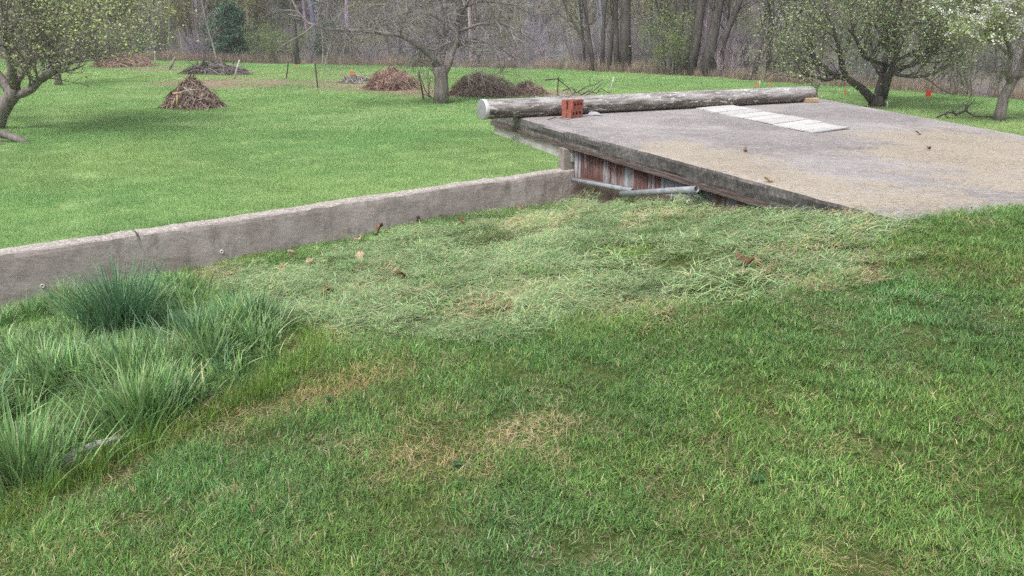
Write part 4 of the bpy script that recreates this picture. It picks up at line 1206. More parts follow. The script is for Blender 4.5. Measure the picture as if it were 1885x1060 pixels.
# 1 leafing apple tree on the left
def apple_left(mb, r, tw):
    b, L = guided((-12, 238), 0, [
        [(-14, 246, 0), (0, 208, 0), (12, 188, 0), (24, 174, 0), (27, 160, -.1)],
        [(24, 176, 0), (42, 172, -.1), (58, 164, -.3), (72, 148, -.5), (88, 135, -.7), (108, 120, -.9)],
        [(26, 165, 0), (30, 148, .2), (44, 128, .4), (58, 108, .6), (76, 94, .8), (98, 76, 1.0), (124, 62, 1.2), (150, 30, 1.4)],
        [(22, 172, 0), (13, 160, .3), (11, 144, .5), (17, 132, .7), (40, 112, .6), (75, 103, .4), (98, 110, .2), (112, 126, .1)],
        [(27, 160, -.1), (20, 120, -.4), (10, 70, -.8), (0, 10, -1.0), (-20, -60, -1.0)],
        [(24, 174, 0), (-10, 130, .6), (-60, 90, 1.2), (-120, 60, 1.6), (-180, 60, 2)],
        [(58, 108, .6), (62, 60, .8), (60, 0, 1.0), (50, -80, 1.2)],
        [(150, 30, 1.4), (178, 40, 1.3), (200, 30, 1.1)], [(108, 120, -.9), (150, 112, -1), (195, 106, -1.2)]])
    rd = [(.24, .215, .20, .19, .15), (.12, .11, .105, .10, .09, .07), (.13, .12, .105, .10, .09, .07, .05, .03), (.08, .075, .07, .06, .045, .04, .035, .03), (.13, .1, .08, .06, .04), (.14, .12, .09, .06, .04), (.06, .05, .04, .02), (.04, .03, .02), (.05, .03, .018)]
    for i, (pts, ra) in enumerate(zip(L, rd)):
        if i == 0: mb[0].tube(pts, ra, 10)
        else: limb(mb, r, pts, np.array(ra), 0, 3, dict(APPLE, n=(15, 7, 6, 4)), tw, f0=.28, sides=(8, 5, 3, 3, 3))
LEAFG = [(0.48, 0.56, 0.24, 4), (0.56, 0.63, 0.32, 3), (0.38, 0.46, 0.18, 3), (0.62, 0.66, 0.42, 1.5)]
bl = G(-12, 238)
tree_thing("apple_tree", "leaning apple tree with pale new leaves at the left picture edge", "tree", bl, apple_left, None, "bark_apple", "bark_apple", (17000, .056, .08, LEAFG), seed=3)
# 2 bare apple tree in the middle
def apple_dead(mb, r, tw):
    b, L = guided((812, 190), 0, [
        [(812, 196, 0), (813, 165, 0), (812, 140, 0), (808, 122, 0)],
        [(808, 128, 0), (796, 106, -.1), (780, 90, -.3), (756, 75, -.6), (735, 64, -.9), (705, 61, -1.0), (660, 56, -1.1), (600, 53, -1.1), (566, 42, -1.0), (548, 20, -.9), (536, -4, -.8)],
        [(815, 140, 0), (826, 118, .2), (832, 98, .4), (842, 74, .6), (840, 40, .8), (836, 0, 1.0), (830, -50, 1.2)],
        [(842, 74, .6), (822, 80, .3), (800, 92, 0), (775, 94, -.2), (764, 102, -.3)],
        [(810, 125, 0), (818, 90, .5), (816, 40, .9), (822, -20, 1.3)],
        [(842, 74, .6), (862, 90, .3), (884, 106, 0)], [(840, 60, .7), (880, 45, .4), (920, 40, 0), (960, 60, -.4), (985, 76, -.5)],
        [(838, 20, .9), (890, 0, .6), (945, 8, .2), (985, 30, 0)], [(816, 40, .9), (790, 25, .5), (750, 22, .2), (700, 40, -.2), (655, 48, -.5)],
        [(812, 70, .7), (778, 30, 1.2), (745, 8, 1.6), (690, 8, 2.0), (655, 28, 2.2)], [(735, 64, -.9), (745, 40, -1.2), (752, 15, -1.4)],
        [(840, 40, .8), (870, -10, .4), (900, -60, 0)], [(660, 56, -1.1), (640, 76, -1.3), (620, 84, -1.4)], [(836, 90, .4), (870, 70, 1.2), (915, 85, 1.8), (950, 110, 2.1)]])
    rd = [(.30, .255, .24, .26), (.17, .14, .13, .115, .10, .085, .07, .06, .05, .04, .03), (.17, .14, .13, .12, .09, .07, .05), (.05, .045, .04, .035, .025), (.12, .10, .08, .05), (.05, .04, .02), (.07, .055, .05, .035, .02), (.06, .05, .04, .02), (.06, .05, .04, .03, .015), (.07, .055, .045, .035, .02), (.04, .03, .02), (.07, .05, .03), (.03, .025, .015), (.06, .05, .035, .02)]
    pr = dict(seg=(5, 5, 4, 3, 3), wob=(.1, .2, .22, .2, .2), trop=(0, -.02, -.03, -.02, 0), n=(15, 8, 5, 3), f0=(.2, .2, .15, .1), ang=(.9, .95, .9, .8), up=(.05, .0, 0, 0), len=(1.3, .8, .45, .25), rad=(.035, .018, .011, .008), trunk_lev=0)
    for i, (pts, ra) in enumerate(zip(L, rd)):
        if i == 0: mb[0].tube(pts, ra, 10)
        else: limb(mb, r, pts, np.array(ra) * .84, 0, 3, pr, tw, f0=.2, sides=(7, 5, 3, 3, 3))
tree_thing("dead_apple_tree", "bare silver-grey apple tree with a long low limb, standing in the field beyond the pole", "tree", G(812, 190), apple_dead, None, "bark_grey", "twig_silver", seed=5)
# 3 leafing apple on the right, behind the slab
def apple_right(mb, r, tw):
    b, L = guided((1612, 196), 0, [
        [(1614, 200, 0), (1613, 188, 0), (1612, 178, 0)],
        [(1610, 190, 0), (1596, 172, -.1), (1580, 158, -.3), (1562, 146, -.5), (1550, 125, -.7), (1545, 95, -.9), (1535, 55, -1.0), (1520, 0, -1.1)],
        [(1614, 186, 0), (1618, 165, .2), (1625, 140, .4), (1630, 105, .5), (1640, 85, .6), (1662, 62, .7), (1690, 42, .9), (1720, 15, 1.0)],
        [(1626, 180, 0), (1632, 160, -.4), (1640, 130, -.8), (1650, 100, -1.0), (1648, 50, -1.2), (1655, 0, -1.3)],
        [(1625, 140, .4), (1605, 110, .9), (1600, 60, 1.3), (1600, 0, 1.6)], [(1562, 146, -.5), (1530, 135, -.2), (1500, 110, 0), (1480, 80, .2), (1470, 30, .4)],
        [(1640, 130, -.8), (1680, 120, -1.1), (1715, 100, -1.2), (1735, 70, -1.2)], [(1640, 85, .6), (1635, 50, .4), (1630, 10, .2)], [(1556, 140, -.6), (1520, 148, -1.0), (1490, 138, -1.2), (1468, 118, -1.3)], [(1640, 135, -.8), (1680, 142, -1.3), (1715, 138, -1.5), (1745, 118, -1.6)], [(1630, 120, .4), (1590, 105, -1.2), (1570, 60, -1.8), (1565, 10, -2.0)], [(1636, 120, 0), (1690, 90, .8), (1730, 60, 1.0), (1750, 20, 1.0)]])
    rd = [(.28, .26, .24), (.16, .135, .12, .10, .085, .07, .05, .03), (.16, .135, .12, .10, .09, .07, .055, .04), (.13, .10, .09, .07, .05, .03), (.1, .08, .06, .04), (.09, .08, .06, .04, .02), (.08, .06, .05, .03), (.08, .06, .04), (.06, .05, .04, .02), (.06, .05, .04, .02), (.07, .06, .04, .03), (.06, .05, .04, .02)]
    for i, (pts, ra) in enumerate(zip(L, rd)):
        if i == 0: mb[0].tube(pts, ra, 10)
        else: limb(mb, r, pts, np.array(ra), 0, 3, dict(APPLE, n=(12, 7, 6, 4), up=(.3, .4, .35, .2), rad=(.03, .013, .007, .005)), tw, f0=.25, sides=(8, 5, 3, 3, 3))
tree_thing("apple_tree", "broad apple tree with small green leaves behind the right part of the slab", "tree", G(1612, 196), apple_right, None, "bark_dark", "bark_dark", (27000, .054, .10, [(0.37, 0.48, 0.21, 4), (0.46, 0.56, 0.29, 3), (0.28, 0.38, 0.14, 3), (0.60, 0.64, 0.50, 2)]), seed=8)
# 4 blossoming tree at the right edge
def blossom(mb, r, tw):
    b, L = guided((1838, 222), 0, [
        [(1837, 228, 0), (1842, 205, 0), (1848, 180, 0), (1858, 160, 0), (1866, 145, 0)],
        [(1866, 147, 0), (1876, 128, .1), (1884, 105, .2), (1900, 60, .3), (1915, 0, .4)],
        [(1860, 156, 0), (1856, 130, -.2), (1862, 100, -.3), (1850, 60, -.5), (1845, 10, -.6), (1840, -40, -.6)],
        [(1862, 105, -.3), (1835, 80, -.6), (1810, 60, -.8), (1795, 75, -.9), (1790, 100, -.9)], [(1850, 60, -.5), (1815, 35, -.2), (1790, 20, 0), (1768, 40, .2)],
        [(1866, 147, 0), (1900, 130, -.4), (1940, 100, -.7)], [(1845, 10, -.6), (1810, -20, -.5), (1780, -20, -.3)]])
    rd = [(.19, .16, .145, .14, .13), (.1, .09, .07, .05, .03), (.1, .09, .07, .06, .04, .03), (.05, .04, .03, .025, .015), (.045, .035, .03, .015), (.06, .05, .03), (.04, .03, .02)]
    for i, (pts, ra) in enumerate(zip(L, rd)):
        if i == 0: mb[0].tube(pts, ra, 9)
        else: limb(mb, r, pts, np.array(ra), 0, 3, dict(APPLE, n=(12, 6, 5, 3), len=(1.0, .8, .5, .3)), tw, f0=.3, sides=(7, 4, 3, 3, 3))
tb = tree_thing("blossom_tree", "slim fruit tree with white blossom at the right picture edge", "tree", G(1838, 222), blossom, None, "bark_grey", "bark_apple", (9000, .055, .09, [(0.34, 0.43, 0.16, 3), (0.44, 0.51, 0.24, 2)]), seed=11)
r = np.random.default_rng(12); mbx = (MB(), MB()); tw = []; blossom(mbx, np.random.default_rng(11), tw)
cl_c = [tw[i][-1] for i in r.integers(0, len(tw), 800)]
P = [[q + r.normal(0, .07, 3), q] for q in cl_c for _ in range(9)]
v4, cc = leaf_quads(r, [np.array(p) for p in P], 8500, .055, .035, [(0.80, 0.80, 0.78, 4), (0.72, 0.74, 0.68, 2)])
obj("blossom", quads_mesh("blossom", v4, M["petal"], cc * .97), tb)
# drooping cut limb lying at the left apple tree
mb = MB(); b0 = G(20, 262)
mb.tube([at_depth(u, v, b0[1] + dy) - b0 for u, v, dy in ((-45, 232, -.2), (-10, 244, 0), (12, 249, 0), (35, 257, 0), (56, 266, 0))], [.12, .105, .095, .085, .075], 9)
mb.tube([at_depth(u, v, b0[1] + dy) - b0 for u, v, dy in ((15, 250, 0), (18, 243, .1), (22, 236, .1))], [.03, .02, .01], 5)
mb.tube([at_depth(u, v, b0[1] + dy) - b0 for u, v, dy in ((-30, 268, -.5), (-5, 262, -.4), (8, 268, -.4))], [.05, .06, .05], 6)
tag(obj("cut_log", mb.mesh("cut_log", M["bark_grey"], True), None, b0), "grey cut limb lying in the grass under the left apple tree", "log")
# second trunk under the left apple tree's crown
def stub(mb, r, tw):
    P = np.array(((0, 0, -.1), (0.02, 0, .5), (.05, 0, 1.0), (.1, .1, 1.6))); mb[0].tube(P, (.17, .14, .13, .12), 8)
    for k in range(6):
        a = r.random() * 6.28
        grow(mb, r, P[-1], np.array((math.cos(a) * .8, math.sin(a) * .8, .6)), 2.0, .08, 1, 3, APPLE, tw)
tree_thing("apple_tree", "farther apple tree whose short trunk shows below the left tree's crown", "tree", G(108, 157), stub, None, "bark_grey", "bark_apple", (3500, .07, .08, LEAFG), seed=14)

# ------------------------------------------------------------------ brush piles and fallen branches
def pile(u, v, wid, hgt, dep, n, mat, label, seed, lng=.5, core="brush_core", peaky=1.0, spikes=8, rad=.009, name="brush_pile"):
    r = np.random.default_rng(seed); b = G(u, v); t = thing(name, label, "brush pile", b, "brush piles in the field")
    bm = bmesh.new(); bmesh.ops.create_uvsphere(bm, u_segments=24, v_segments=12, radius=1.0)
    for vtx in bm.verts:
        p = vtx.co; k = 1 + .35 * (float(fbm(p.x * 2 + 3, p.y * 2 + p.z, seed)) - .5)
        zz = max(-.05, p.z) ** 1.0 if p.z > 0 else -.03
        q = (1 - max(0, p.z)) ** (.5 * (peaky - 1)) if peaky > 1 else 1
        vtx.co = Vector((p.x * wid * .40 * k * q, p.y * dep * .40 * k * q, max(-.05, p.z * hgt * .74 * k)))
    me = bpy.data.meshes.new("core"); bm.to_mesh(me); bm.free(); me.materials.append(M[core])
    obj("core", me, t)
    mb = MB()
    for i in range(n):
        a = r.random() * 6.283; zf = r.random() ** 1.3
        q = (1 - zf ** 1.25) ** .8 if peaky > 1 else math.sqrt(max(0, 1 - zf * zf)) * (.75 + .5 * float(vnoise(a * 1.3 + 5, seed, 3)))
        c = np.array((math.cos(a) * wid * .48 * q, math.sin(a) * dep * .48 * q, hgt * zf * .95)) * r.uniform(.80, 1.03)
        tang = np.array((-math.sin(a), math.cos(a), 0)); slope = np.array((math.cos(a) * wid * .5, math.sin(a) * dep * .5, -hgt)); slope /= np.linalg.norm(slope)
        th = r.normal(0, .9); d = slope * math.cos(th) + tang * math.sin(th) + r.normal(0, .18, 3); d /= np.linalg.norm(d)
        L = lng * r.uniform(.4, 1.3); bend = r.normal(0, .12, 3) * L
        p0 = c - d * L / 2; p1 = c + bend * .5 + np.array((0, 0, .02)); p2 = c + d * L / 2
        for p in (p0, p1, p2): p[2] = max(p[2], 0.015)
        rr = rad * r.uniform(.6, 2.0); mb.tube([p0, p1, p2], [rr, rr * .9, rr * .5], 3, cap=False)
    for i in range(spikes):
        a = r.random() * 6.283; c = np.array((math.cos(a) * wid * .3, math.sin(a) * dep * .3, hgt * .6)); d = np.array((math.cos(a), math.sin(a), r.uniform(.1, 1.0))); d /= np.linalg.norm(d)
        L = lng * 1.2 * r.uniform(.4, 1); mb.tube([c, c + d * L * .6 + r.normal(0, .04, 3), c + d * L], [rad, rad * .7, rad * .3], 3, cap=False)
    so = obj("sticks", mb.mesh("sticks", M[mat]), t); so["kind"] = "stuff"
    return t, b
t1, b1 = pile(356, 199, 2.1, .98, 1.8, 1500, "brush", "conical heap of brown twigs standing alone in the field left of centre", 31, .5, peaky=1.3, rad=.011, spikes=3)
mb = MB()
for pts, rr in (((( 318, 172), (334, 171)), .03), (((327, 174), (325, 198)), .035), (((322, 182), (316, 197)), .022)):
    mb = MB(); P = [at_depth(u, v, b1[1] - .75) - b1 for u, v in pts]; mb.tube(np.array(P), [rr, rr * .8], 6)
    o = obj("peeled_stick", mb.mesh("peeled_stick", M["stick_pale"], True), t1)
for pts in (((330, 170), (352, 165), (378, 166)), ((338, 160), (352, 172), (362, 178)), ((345, 190), (365, 184), (382, 180))):
    mb = MB(); P = [at_depth(u, v, b1[1] - .62) - b1 for u, v in pts]; mb.tube(np.array(P), [.022, .018, .012], 5); obj("long_stick", mb.mesh("long_stick", M["bark_pale"], True), t1)
pile(722, 164, 2.1, .82, 1.8, 900, "brush_red", "reddish brush pile left of the bare apple tree", 32, .6, "brush_core", 1.0, 14)
pile(884, 176, 2.6, .80, 1.8, 1000, "brush", "wide olive-brown brush pile between the bare apple tree and the pole", 33, .6, "brush_core", 1.0, 16)
pile(655, 152, 1.6, .32, 1.0, 260, "bark_pale", "low scatter of grey sticks left of the reddish brush pile", 34, .6, "brush_core", 1.0, 8, .012)
pile(395, 137, 3.0, .55, 1.4, 500, "bark_grey", "long low heap of grey branches by the leaning white post", 35, .9, "brush_core", 1.0, 14, .018)
pile(232, 123, 3.6, .75, 1.8, 700, "brush_red", "far reddish brush heap at the wood edge right of the left apple tree", 36, .7, "brush_core", 1.0, 12, .014)
pile(970, 174, 1.5, .45, 1.2, 380, "brush", "thin straggling brush heap just above the pole, left of the rusty post", 37, .6, "brush_core", 1.0, 18)
def branch_thing(px, label, seed, rad=.03, name="fallen_branch", mat="dark_dead", sub=3):
    r = np.random.default_rng(seed); b = G(*px[0][0][:2]) if len(px[0][0]) == 2 else G(*px[0][0][:2]); mb = (MB(), MB()); tw = []
    b = G(*BR_BASE[name + str(seed)])
    pr = dict(seg=(4, 4, 3, 3), wob=(.1, .25, .25, .2), trop=(0, .02, 0, 0), n=(sub, 3, 2), f0=(.15, .2, .2), ang=(.8, .8, .8), up=(.15, .1, 0), len=(.45, .25, .15), rad=(.016, .010, .008))
    for pts in px:
        P = np.array([at_depth(u, v, b[1] + (i % 3 - 1) * .12) - b for i, (u, v) in enumerate(pts)])
        limb(mb, r, P, np.linspace(rad, rad * .45, len(P)), 0, 2, pr, tw, f0=.1, sides=(5, 4, 3, 3))
    m = MB(); m.v = mb[0].v + mb[1].v; m.c = mb[0].c + mb[1].c; m.f = list(mb[0].f) + [tuple(i + mb[0].n for i in f) for f in mb[1].f]; m.n = mb[0].n + mb[1].n
    return tag(obj(name, m.mesh(name, M[mat]), None, b), label, "branch")
BR_BASE = {"fallen_branch41": (1075, 178), "fallen_branch42": (1790, 218), "fallen_branch43": (795, 182), "fallen_branch44": (415, 136)}
branch_thing([[(1045, 178), (1066, 168), (1078, 160), (1095, 156), (1110, 146)], [(1003, 147), (1026, 145), (1046, 161), (1056, 175)], [(1065, 178), (1082, 167), (1098, 172), (1106, 162), (1122, 172)], [(1036, 167), (1052, 161), (1062, 170)], [(1078, 176), (1092, 168), (1106, 155)]], "tangle of dark dead branches showing above the pole behind the bricks", 41, .028)
branch_thing([[(1725, 216), (1745, 206), (1760, 210), (1775, 203), (1780, 196)], [(1752, 203), (1760, 212), (1778, 204), (1792, 214), (1830, 215), (1885, 219), (1920, 222)], [(1779, 204), (1781, 194), (1775, 192)]], "dark fallen branch across the grass at the foot of the blossoming tree", 42, .035)
branch_thing([[(800, 184), (790, 176), (782, 165), (777, 150), (771, 137)], [(790, 176), (789, 160), (792, 148)]], "dark broken branch leaning up beside the bare apple tree's trunk", 43, .028, sub=1)
branch_thing([[(402, 140), (414, 132), (424, 122), (432, 114)], [(395, 138), (412, 134), (420, 126)]], "crooked brown branch leaning on the white post", 44, .03, sub=2)

# ------------------------------------------------------------------ posts and marker flags
def post(u0, v0, u1, v1, r_, mat, label, kind="t"):
    b = G(u0, v0); top = at_depth(u1, v1, b[1]) - b; mb = MB()
    if kind == "t":
        d = top / np.linalg.norm(top); ax = np.array([[1, 0, -d[0]], [0, 1, 0], d]); L = np.linalg.norm(top)
        mb.box(top / 2, (r_ * 2, r_ * .5, L), ax); mb.box(top / 2 + np.array((0, r_ * .9, 0)), (r_ * .5, r_ * 1.3, L - .004), ax)
        for k in range(7): mb.box(top * (.25 + .1 * k) + np.array((0, -r_ * .4, 0)), (r_ * .7, r_ * .35, .02), ax)
    else:
        mb.tube([np.array((0, 0, -.1)), top * .5 + rng.normal(0, r_ * .2, 3), top], [r_, r_ * .95, r_ * .8], 8)
    o = obj("fence_post", mb.mesh("fence_post", M[mat], kind != "t"), None, b)
    tag(o, label, "fence post", "old fence posts across the field")
post(527, 146, 531, 113, .030, "post_rust", "dark thin steel post left of the taller black post, in the field")
post(585, 162, 580, 117, .030, "post_rust", "tall black steel post standing alone in the middle of the field")
post(780, 184, 771, 133, .030, "post_rust", "dark steel post beside the broken branch left of the bare apple tree")
post(430, 146, 441, 110, .045, "post_pale", "whitish post leaning to the right behind the heap of grey branches", "r")
post(286, 122, 285, 94, .035, "post_pale", "slim pale post by the wood edge, far left of the field", "r")
post(310, 128, 323, 105, .075, "post_wood", "broken leaning wooden post with a dark top, far left of the field", "r")
post(1026, 176, 1028, 142, .022, "post_rust", "rusty thin post just above the pole over the stack of bricks")
post(1122, 173, 1130, 141, .030, "post_pale", "pale tilted post right of the dead branches behind the pole", "r")
post(1398, 162, 1399, 148, .025, "post_pale", "short pale stake above the right half of the pole", "r")
post(1634, 200, 1634, 186, .022, "post_pale", "short pale stake beside the right apple tree's trunk", "r")
def flag(u, v, h_px, label, mat="orange", w=.10, fh=.13):
    b = G(u, v); h = h_px * b[1] / F_PX; t = thing("marker_flag", label, "flag", b, "marker flags in the field")
    mb = MB(); mb.tube([(0, 0, -.03), (.004, 0, h * .5), (0, 0, h)], .005, 5); obj("wire", mb.mesh("wire", M["post_pale"]), t)
    V = []; n = 7
    for i in range(n):
        a = i / (n - 1)
        for s_ in (0, 1): V.append((a * w, .012 * math.sin(a * 5), h - fh * s_ - .02 * a))
    f = [(2 * i, 2 * i + 2, 2 * i + 3, 2 * i + 1) for i in range(n - 1)]
    o = obj("cloth", new_mesh("cloth", V, f, M[mat]), t); md = o.modifiers.new("thickness", 'SOLIDIFY'); md.thickness = .003
flag(645, 143, 12, "orange marker flag left of and above the reddish brush pile", w=.16, fh=.22)
flag(722, 163, 13, "orange marker flag in front of the reddish brush pile", w=.15, fh=.18)
flag(1736 - 33, 180, 14, "large red marker flag in the grass between the two right fruit trees", "red_flag", .20, .24)
flag(1553, 178, 14, "orange marker flag just left of the right apple tree", w=.06, fh=.22)
flag(1389, 164, 11, "orange marker flag above the pole, left of the short pale stake", w=.10, fh=.15)
flag(1416, 162, 9, "orange marker flag above the pole, right of the short pale stake", w=.07, fh=.12)
flag(1583, 176, 10, "faint orange marker flag touching the left limb of the right apple tree", w=.08, fh=.14)
flag(545, 128, 9, "small orange marker flag far off between the two dark posts", w=.10, fh=.14)

# ------------------------------------------------------------------ the woods
WOODS_L = dict(seg=(6, 5, 4, 3), wob=(.05, .12, .16, .18), trop=(.02, .06, .05, .03), n=(14, 7, 5), f0=(.12, .15, .15), ang=(.75, .7, .7), up=(.25, .2, .1), len=(2.2, 1.1, .6), rad=(.035, .014, .008))
def shrub(r, mb, tw, stems=9, H=3.0, sp=.5, prm=None, r0=.022):
    prm = prm or dict(seg=(5, 4, 3, 3), wob=(.09, .14, .16, .16), trop=(.03, .05, .03, 0), n=(7, 5, 4), f0=(.15, .15, .15), ang=(.55, .6, .6), up=(.15, .15, .1), len=(.9, .5, .3), rad=(.012, .008, .006))
    for k in range(stems):
        a = r.random() * 6.283; q = np.array((math.cos(a), math.sin(a), 0)) * sp * r.random()
        d = np.array((math.cos(a) * .35, math.sin(a) * .35, 1)) + r.normal(0, .1, 3); d /= np.linalg.norm(d)
        grow(mb, r, q + np.array((0, 0, -.1)), d, H * r.uniform(.6, 1.1), r0 * r.uniform(.7, 1.3), 0, 2, prm, tw, (4, 3, 3, 3))
def proto_tree(seed, H=9, r0=.13, low=.12, lev=3):
    r = np.random.default_rng(seed); mb = (MB(), MB()); tw = []
    grow(mb, r, np.array((0, 0, -.2)), np.array((r.normal(0, .06), r.normal(0, .06), 1)), H, r0, 0, lev, dict(WOODS_L, f0=(low, .15, .15)), tw, (6, 4, 3, 3))
    m = MB(); m.v = mb[0].v + mb[1].v; m.c = mb[0].c + mb[1].c; m.f = list(mb[0].f) + [tuple(i + mb[0].n for i in f) for f in mb[1].f]; m.n = mb[0].n + mb[1].n
    return m, tw, r
def with_leaves(m, tw, r, name, leaf):
    """woodland prototype: twigs plus, where leaf is given, small buds; two materials in one mesh"""
    v = np.concatenate(m.v); f = list(m.f); col = np.ones((len(v), 3)); n0 = len(f)
    if leaf:
        v4, c = leaf_quads(r, tw, *leaf); o = len(v)
        f += [(o + 4 * i, o + 4 * i + 1, o + 4 * i + 2, o + 4 * i + 3) for i in range(len(v4))]
        v = np.concatenate([v, v4.reshape(-1, 3)]); col = np.concatenate([col, np.repeat(c, 4, axis=0)])
    me = new_mesh(name, v, f, M["twig_wood"], False, col)
    me.materials.append(M["wood_leaf"])
    me.polygons.foreach_set("material_index", np.array([0] * n0 + [1] * (len(f) - n0), np.int32))
    return me
OLIVE = [(0.30, 0.31, 0.15, 3), (0.37, 0.375, 0.20, 2), (0.25, 0.27, 0.13, 2)]
LGREEN = [(0.24, 0.34, 0.12, 3), (0.31, 0.41, 0.15, 2), (0.18, 0.26, 0.09, 2)]
REDBUD = [(0.28, 0.255, 0.27, 3), (0.34, 0.315, 0.33, 2)]
wp = []
for k in range(3): wp.append(with_leaves(*proto_tree(600 + k, 8 + k, .12, .10), "woodland_tree", (500, .10, .15, REDBUD)))          # 0-2 grey
for k in range(2): wp.append(with_leaves(*proto_tree(610 + k, 7, .10, .12), "budding_tree", (3200, .11, .18, OLIVE)))                # 3-4 olive
for k in range(2):
    r = np.random.default_rng(620 + k); mb = MB(); tw = []; shrub(r, (mb, mb), tw, 12, 2.6, .8); wp.append(with_leaves(mb, tw, r, "thicket_bush", None))      # 5-6 bare thicket
for k in range(2):
    r = np.random.default_rng(630 + k); mb = MB(); tw = []; shrub(r, (mb, mb), tw, 9, 2.2, .7); wp.append(with_leaves(mb, tw, r, "green_bush", (1300, .075, .10, LGREEN)))   # 7-8 green bush
for k in range(2):
    r = np.random.default_rng(640 + k); m, tw, r = proto_tree(640 + k, 13, .17, .45, 2); wp.append(with_leaves(m, tw, r, "tall_trunk", None))     # 9-10 trunks
def woods_pts(n, d0, d1, x0=-75, x1=85):
    x = rng.uniform(x0, x1, n); y = edge_y(x) + rng.uniform(d0, d1, n); z = field_z(x, y)
    u, v, f = project(np.stack([x, y, z + 1.5], -1))
    k = (u > -180) & (u < W_PX + 180) & (f > 1); return x[k], y[k], z[k]
sets = []
def add_set(n, d0, d1, ids, smin, smax, tr, tg, tb_, mask=None):
    x, y, z = woods_pts(n, d0, d1)
    if mask is not None: k = mask(x, y); x, y, z = x[k], y[k], z[k]
    m = len(x); s = rng.uniform(smin, smax, m)
    b = rng.uniform(.8, 1.2, (m, 1))
    t = np.stack([rng.uniform(*tr, m), rng.uniform(*tg, m), rng.uniform(*tb_, m)], -1) * b
    sets.append((np.stack([x, y, z], -1), s, rng.choice(ids, m), t))
bri = (.95, 1.25)
add_set(420, 3, 75, (0, 1, 2), .7, 1.25, (1.05, 1.3), (1.0, 1.2), (1.05, 1.3))
add_set(480, 2, 75, (3, 4), .55, 1.15, (.95, 1.15), (.95, 1.15), (.85, 1.0))
add_set(620, .5, 14, (5, 6), .40, 1.0, (.88, 1.05), (.84, 1.0), (.86, 1.02))
add_set(520, 10, 70, (5, 6), .8, 1.5, (1.0, 1.2), (.95, 1.1), (.98, 1.15))
add_set(230, 1.0, 45, (7, 8), .5, 1.1, (.9, 1.1), (.9, 1.1), (.9, 1.0), lambda x, y: fbm(x / 6, y / 6, 151) > .47)
add_set(200, 6, 70, (9, 10), .7, 1.2, (.8, 1.3), (.8, 1.25), (.85, 1.3))
P = np.concatenate([s[0] for s in sets]); S = np.concatenate([s[1] for s in sets]); I = np.concatenate([s[2] for s in sets]); T = np.concatenate([s[3] for s in sets]); n = len(P)
wd = scatter("woods", P, np.stack([np.zeros(n), np.zeros(n), rng.random(n) * 6.283], -1), np.stack([S, S, S], -1), I, T, wp)
tag(wd, "hazy mass of bare and budding trees and thicket covering the slope behind the field", "woods", kind="stuff")
# tan dead grass and red-brown stems along the wood edge
STRAW = [(0.46, 0.39, 0.31, 4), (0.38, 0.31, 0.27, 3), (0.56, 0.49, 0.39, 2), (0.33, 0.27, 0.25, 2)]
sg = [tall_proto(80 + k, STRAW, 70, (.25, .85), .30, (.1, .9), (.010, .022), "blade") for k in range(4)]
n = 1300; x = rng.uniform(-52, 40, n); y = edge_y(x) + np.abs(rng.normal(.2, 1.3, n)) - .1
k = rng.random(n) < np.clip(fbm(x / 3, y / 3, 161) * 2.2 - .35, .12, 1); x, y = x[k], y[k]; n = len(x); sc = rng.uniform(.5, 1.1, n)
dg = scatter("dead_grass", np.stack([x, y, field_z(x, y)], -1), np.stack([np.zeros(n), np.zeros(n), rng.random(n) * 6.283], -1), np.stack([sc] * 3, -1), rng.integers(0, 4, n), np.stack([rng.uniform(.8, 1.15, n)] * 3, -1) * np.array((1, .95, .95)), sg)
tag(dg, "tan dead grass and weed stalks along the foot of the woods", "dead grass", kind="stuff")

# single trees of the wood edge
def GE(u, off=1.0):
    """a point on the wood edge under picture column u"""
    y = 50.0
    for _ in range(40):
        x = (u - W_PX / 2) / F_PX * (y * math.cos(PITCH) + 0.9) * 1.0
        y = .5 * y + .5 * (float(edge_y(x)) + off)
    x = (u - W_PX / 2) / F_PX * (y * math.cos(PITCH) - (FIELD_Z - CAM_Z) * math.sin(PITCH))
    return np.array((x, y, float(field_z(x, y)) - .05))
def edge_tree(u, stems, label, off=1.0, H=9, seed=1, bark="bark_dark", leaf=None, low=.22, lean=0, name="woodland_tree", nb=(12, 7, 5), twig=None, leaf_mat="leaf", blen=(2.4, 1.2, .6)):
    def bld(mb, r, tw):
        for (dx, r0, ln) in stems:
            d = np.array((ln, r.normal(0, .05), 1.0)); d /= np.linalg.norm(d)
            pr = dict(WOODS_L, f0=(low, .15, .15), n=nb, len=blen)
            q = np.array((dx, r.normal(0, .12), -.15))
            grow(mb, r, q, d, H * r.uniform(.9, 1.1), r0, 0, 3, pr, tw, (8, 5, 3, 3))
    return tree_thing(name, label, "tree", GE(u, off), bld, "trees along the wood edge", bark, twig or bark, leaf, leaf_mat, seed)
BUD = (900, .09, .12, OLIVE)
edge_tree(1108, [(-.38, .13, -.12), (0, .12, .0), (.35, .14, .10), (-.1, .09, -.5)], "clump of dark slim trunks fanning out from one foot, left of the thick trunk", .6, 9, 701, leaf=BUD)
edge_tree(1153, [(0, .34, .03), (-.45, .17, -.03)], "thickest dark upright trunk at the wood edge above the middle of the pole", 1.0, 12, 702, low=.25)
edge_tree(1246, [(0, .20, -.02), (.3, .13, .06)], "dark double trunk just left of the trunk with pale peeling bark", 1.2, 11, 703, leaf=BUD)
edge_tree(1268, [(0, .27, .02)], "dark trunk with pale patches of bark, second left of the leaning trunk", .6, 11, 704)
edge_tree(1296, [(0, .31, .14), (.15, .2, .32)], "thick grey trunk leaning to the right and forking, above the right part of the pole", .6, 11, 705)
edge_tree(1385, [(0, .12, .14), (.5, .08, .35), (-.2, .06, .5)], "slim dark tree leaning right, left of the right apple tree", .4, 8, 706)
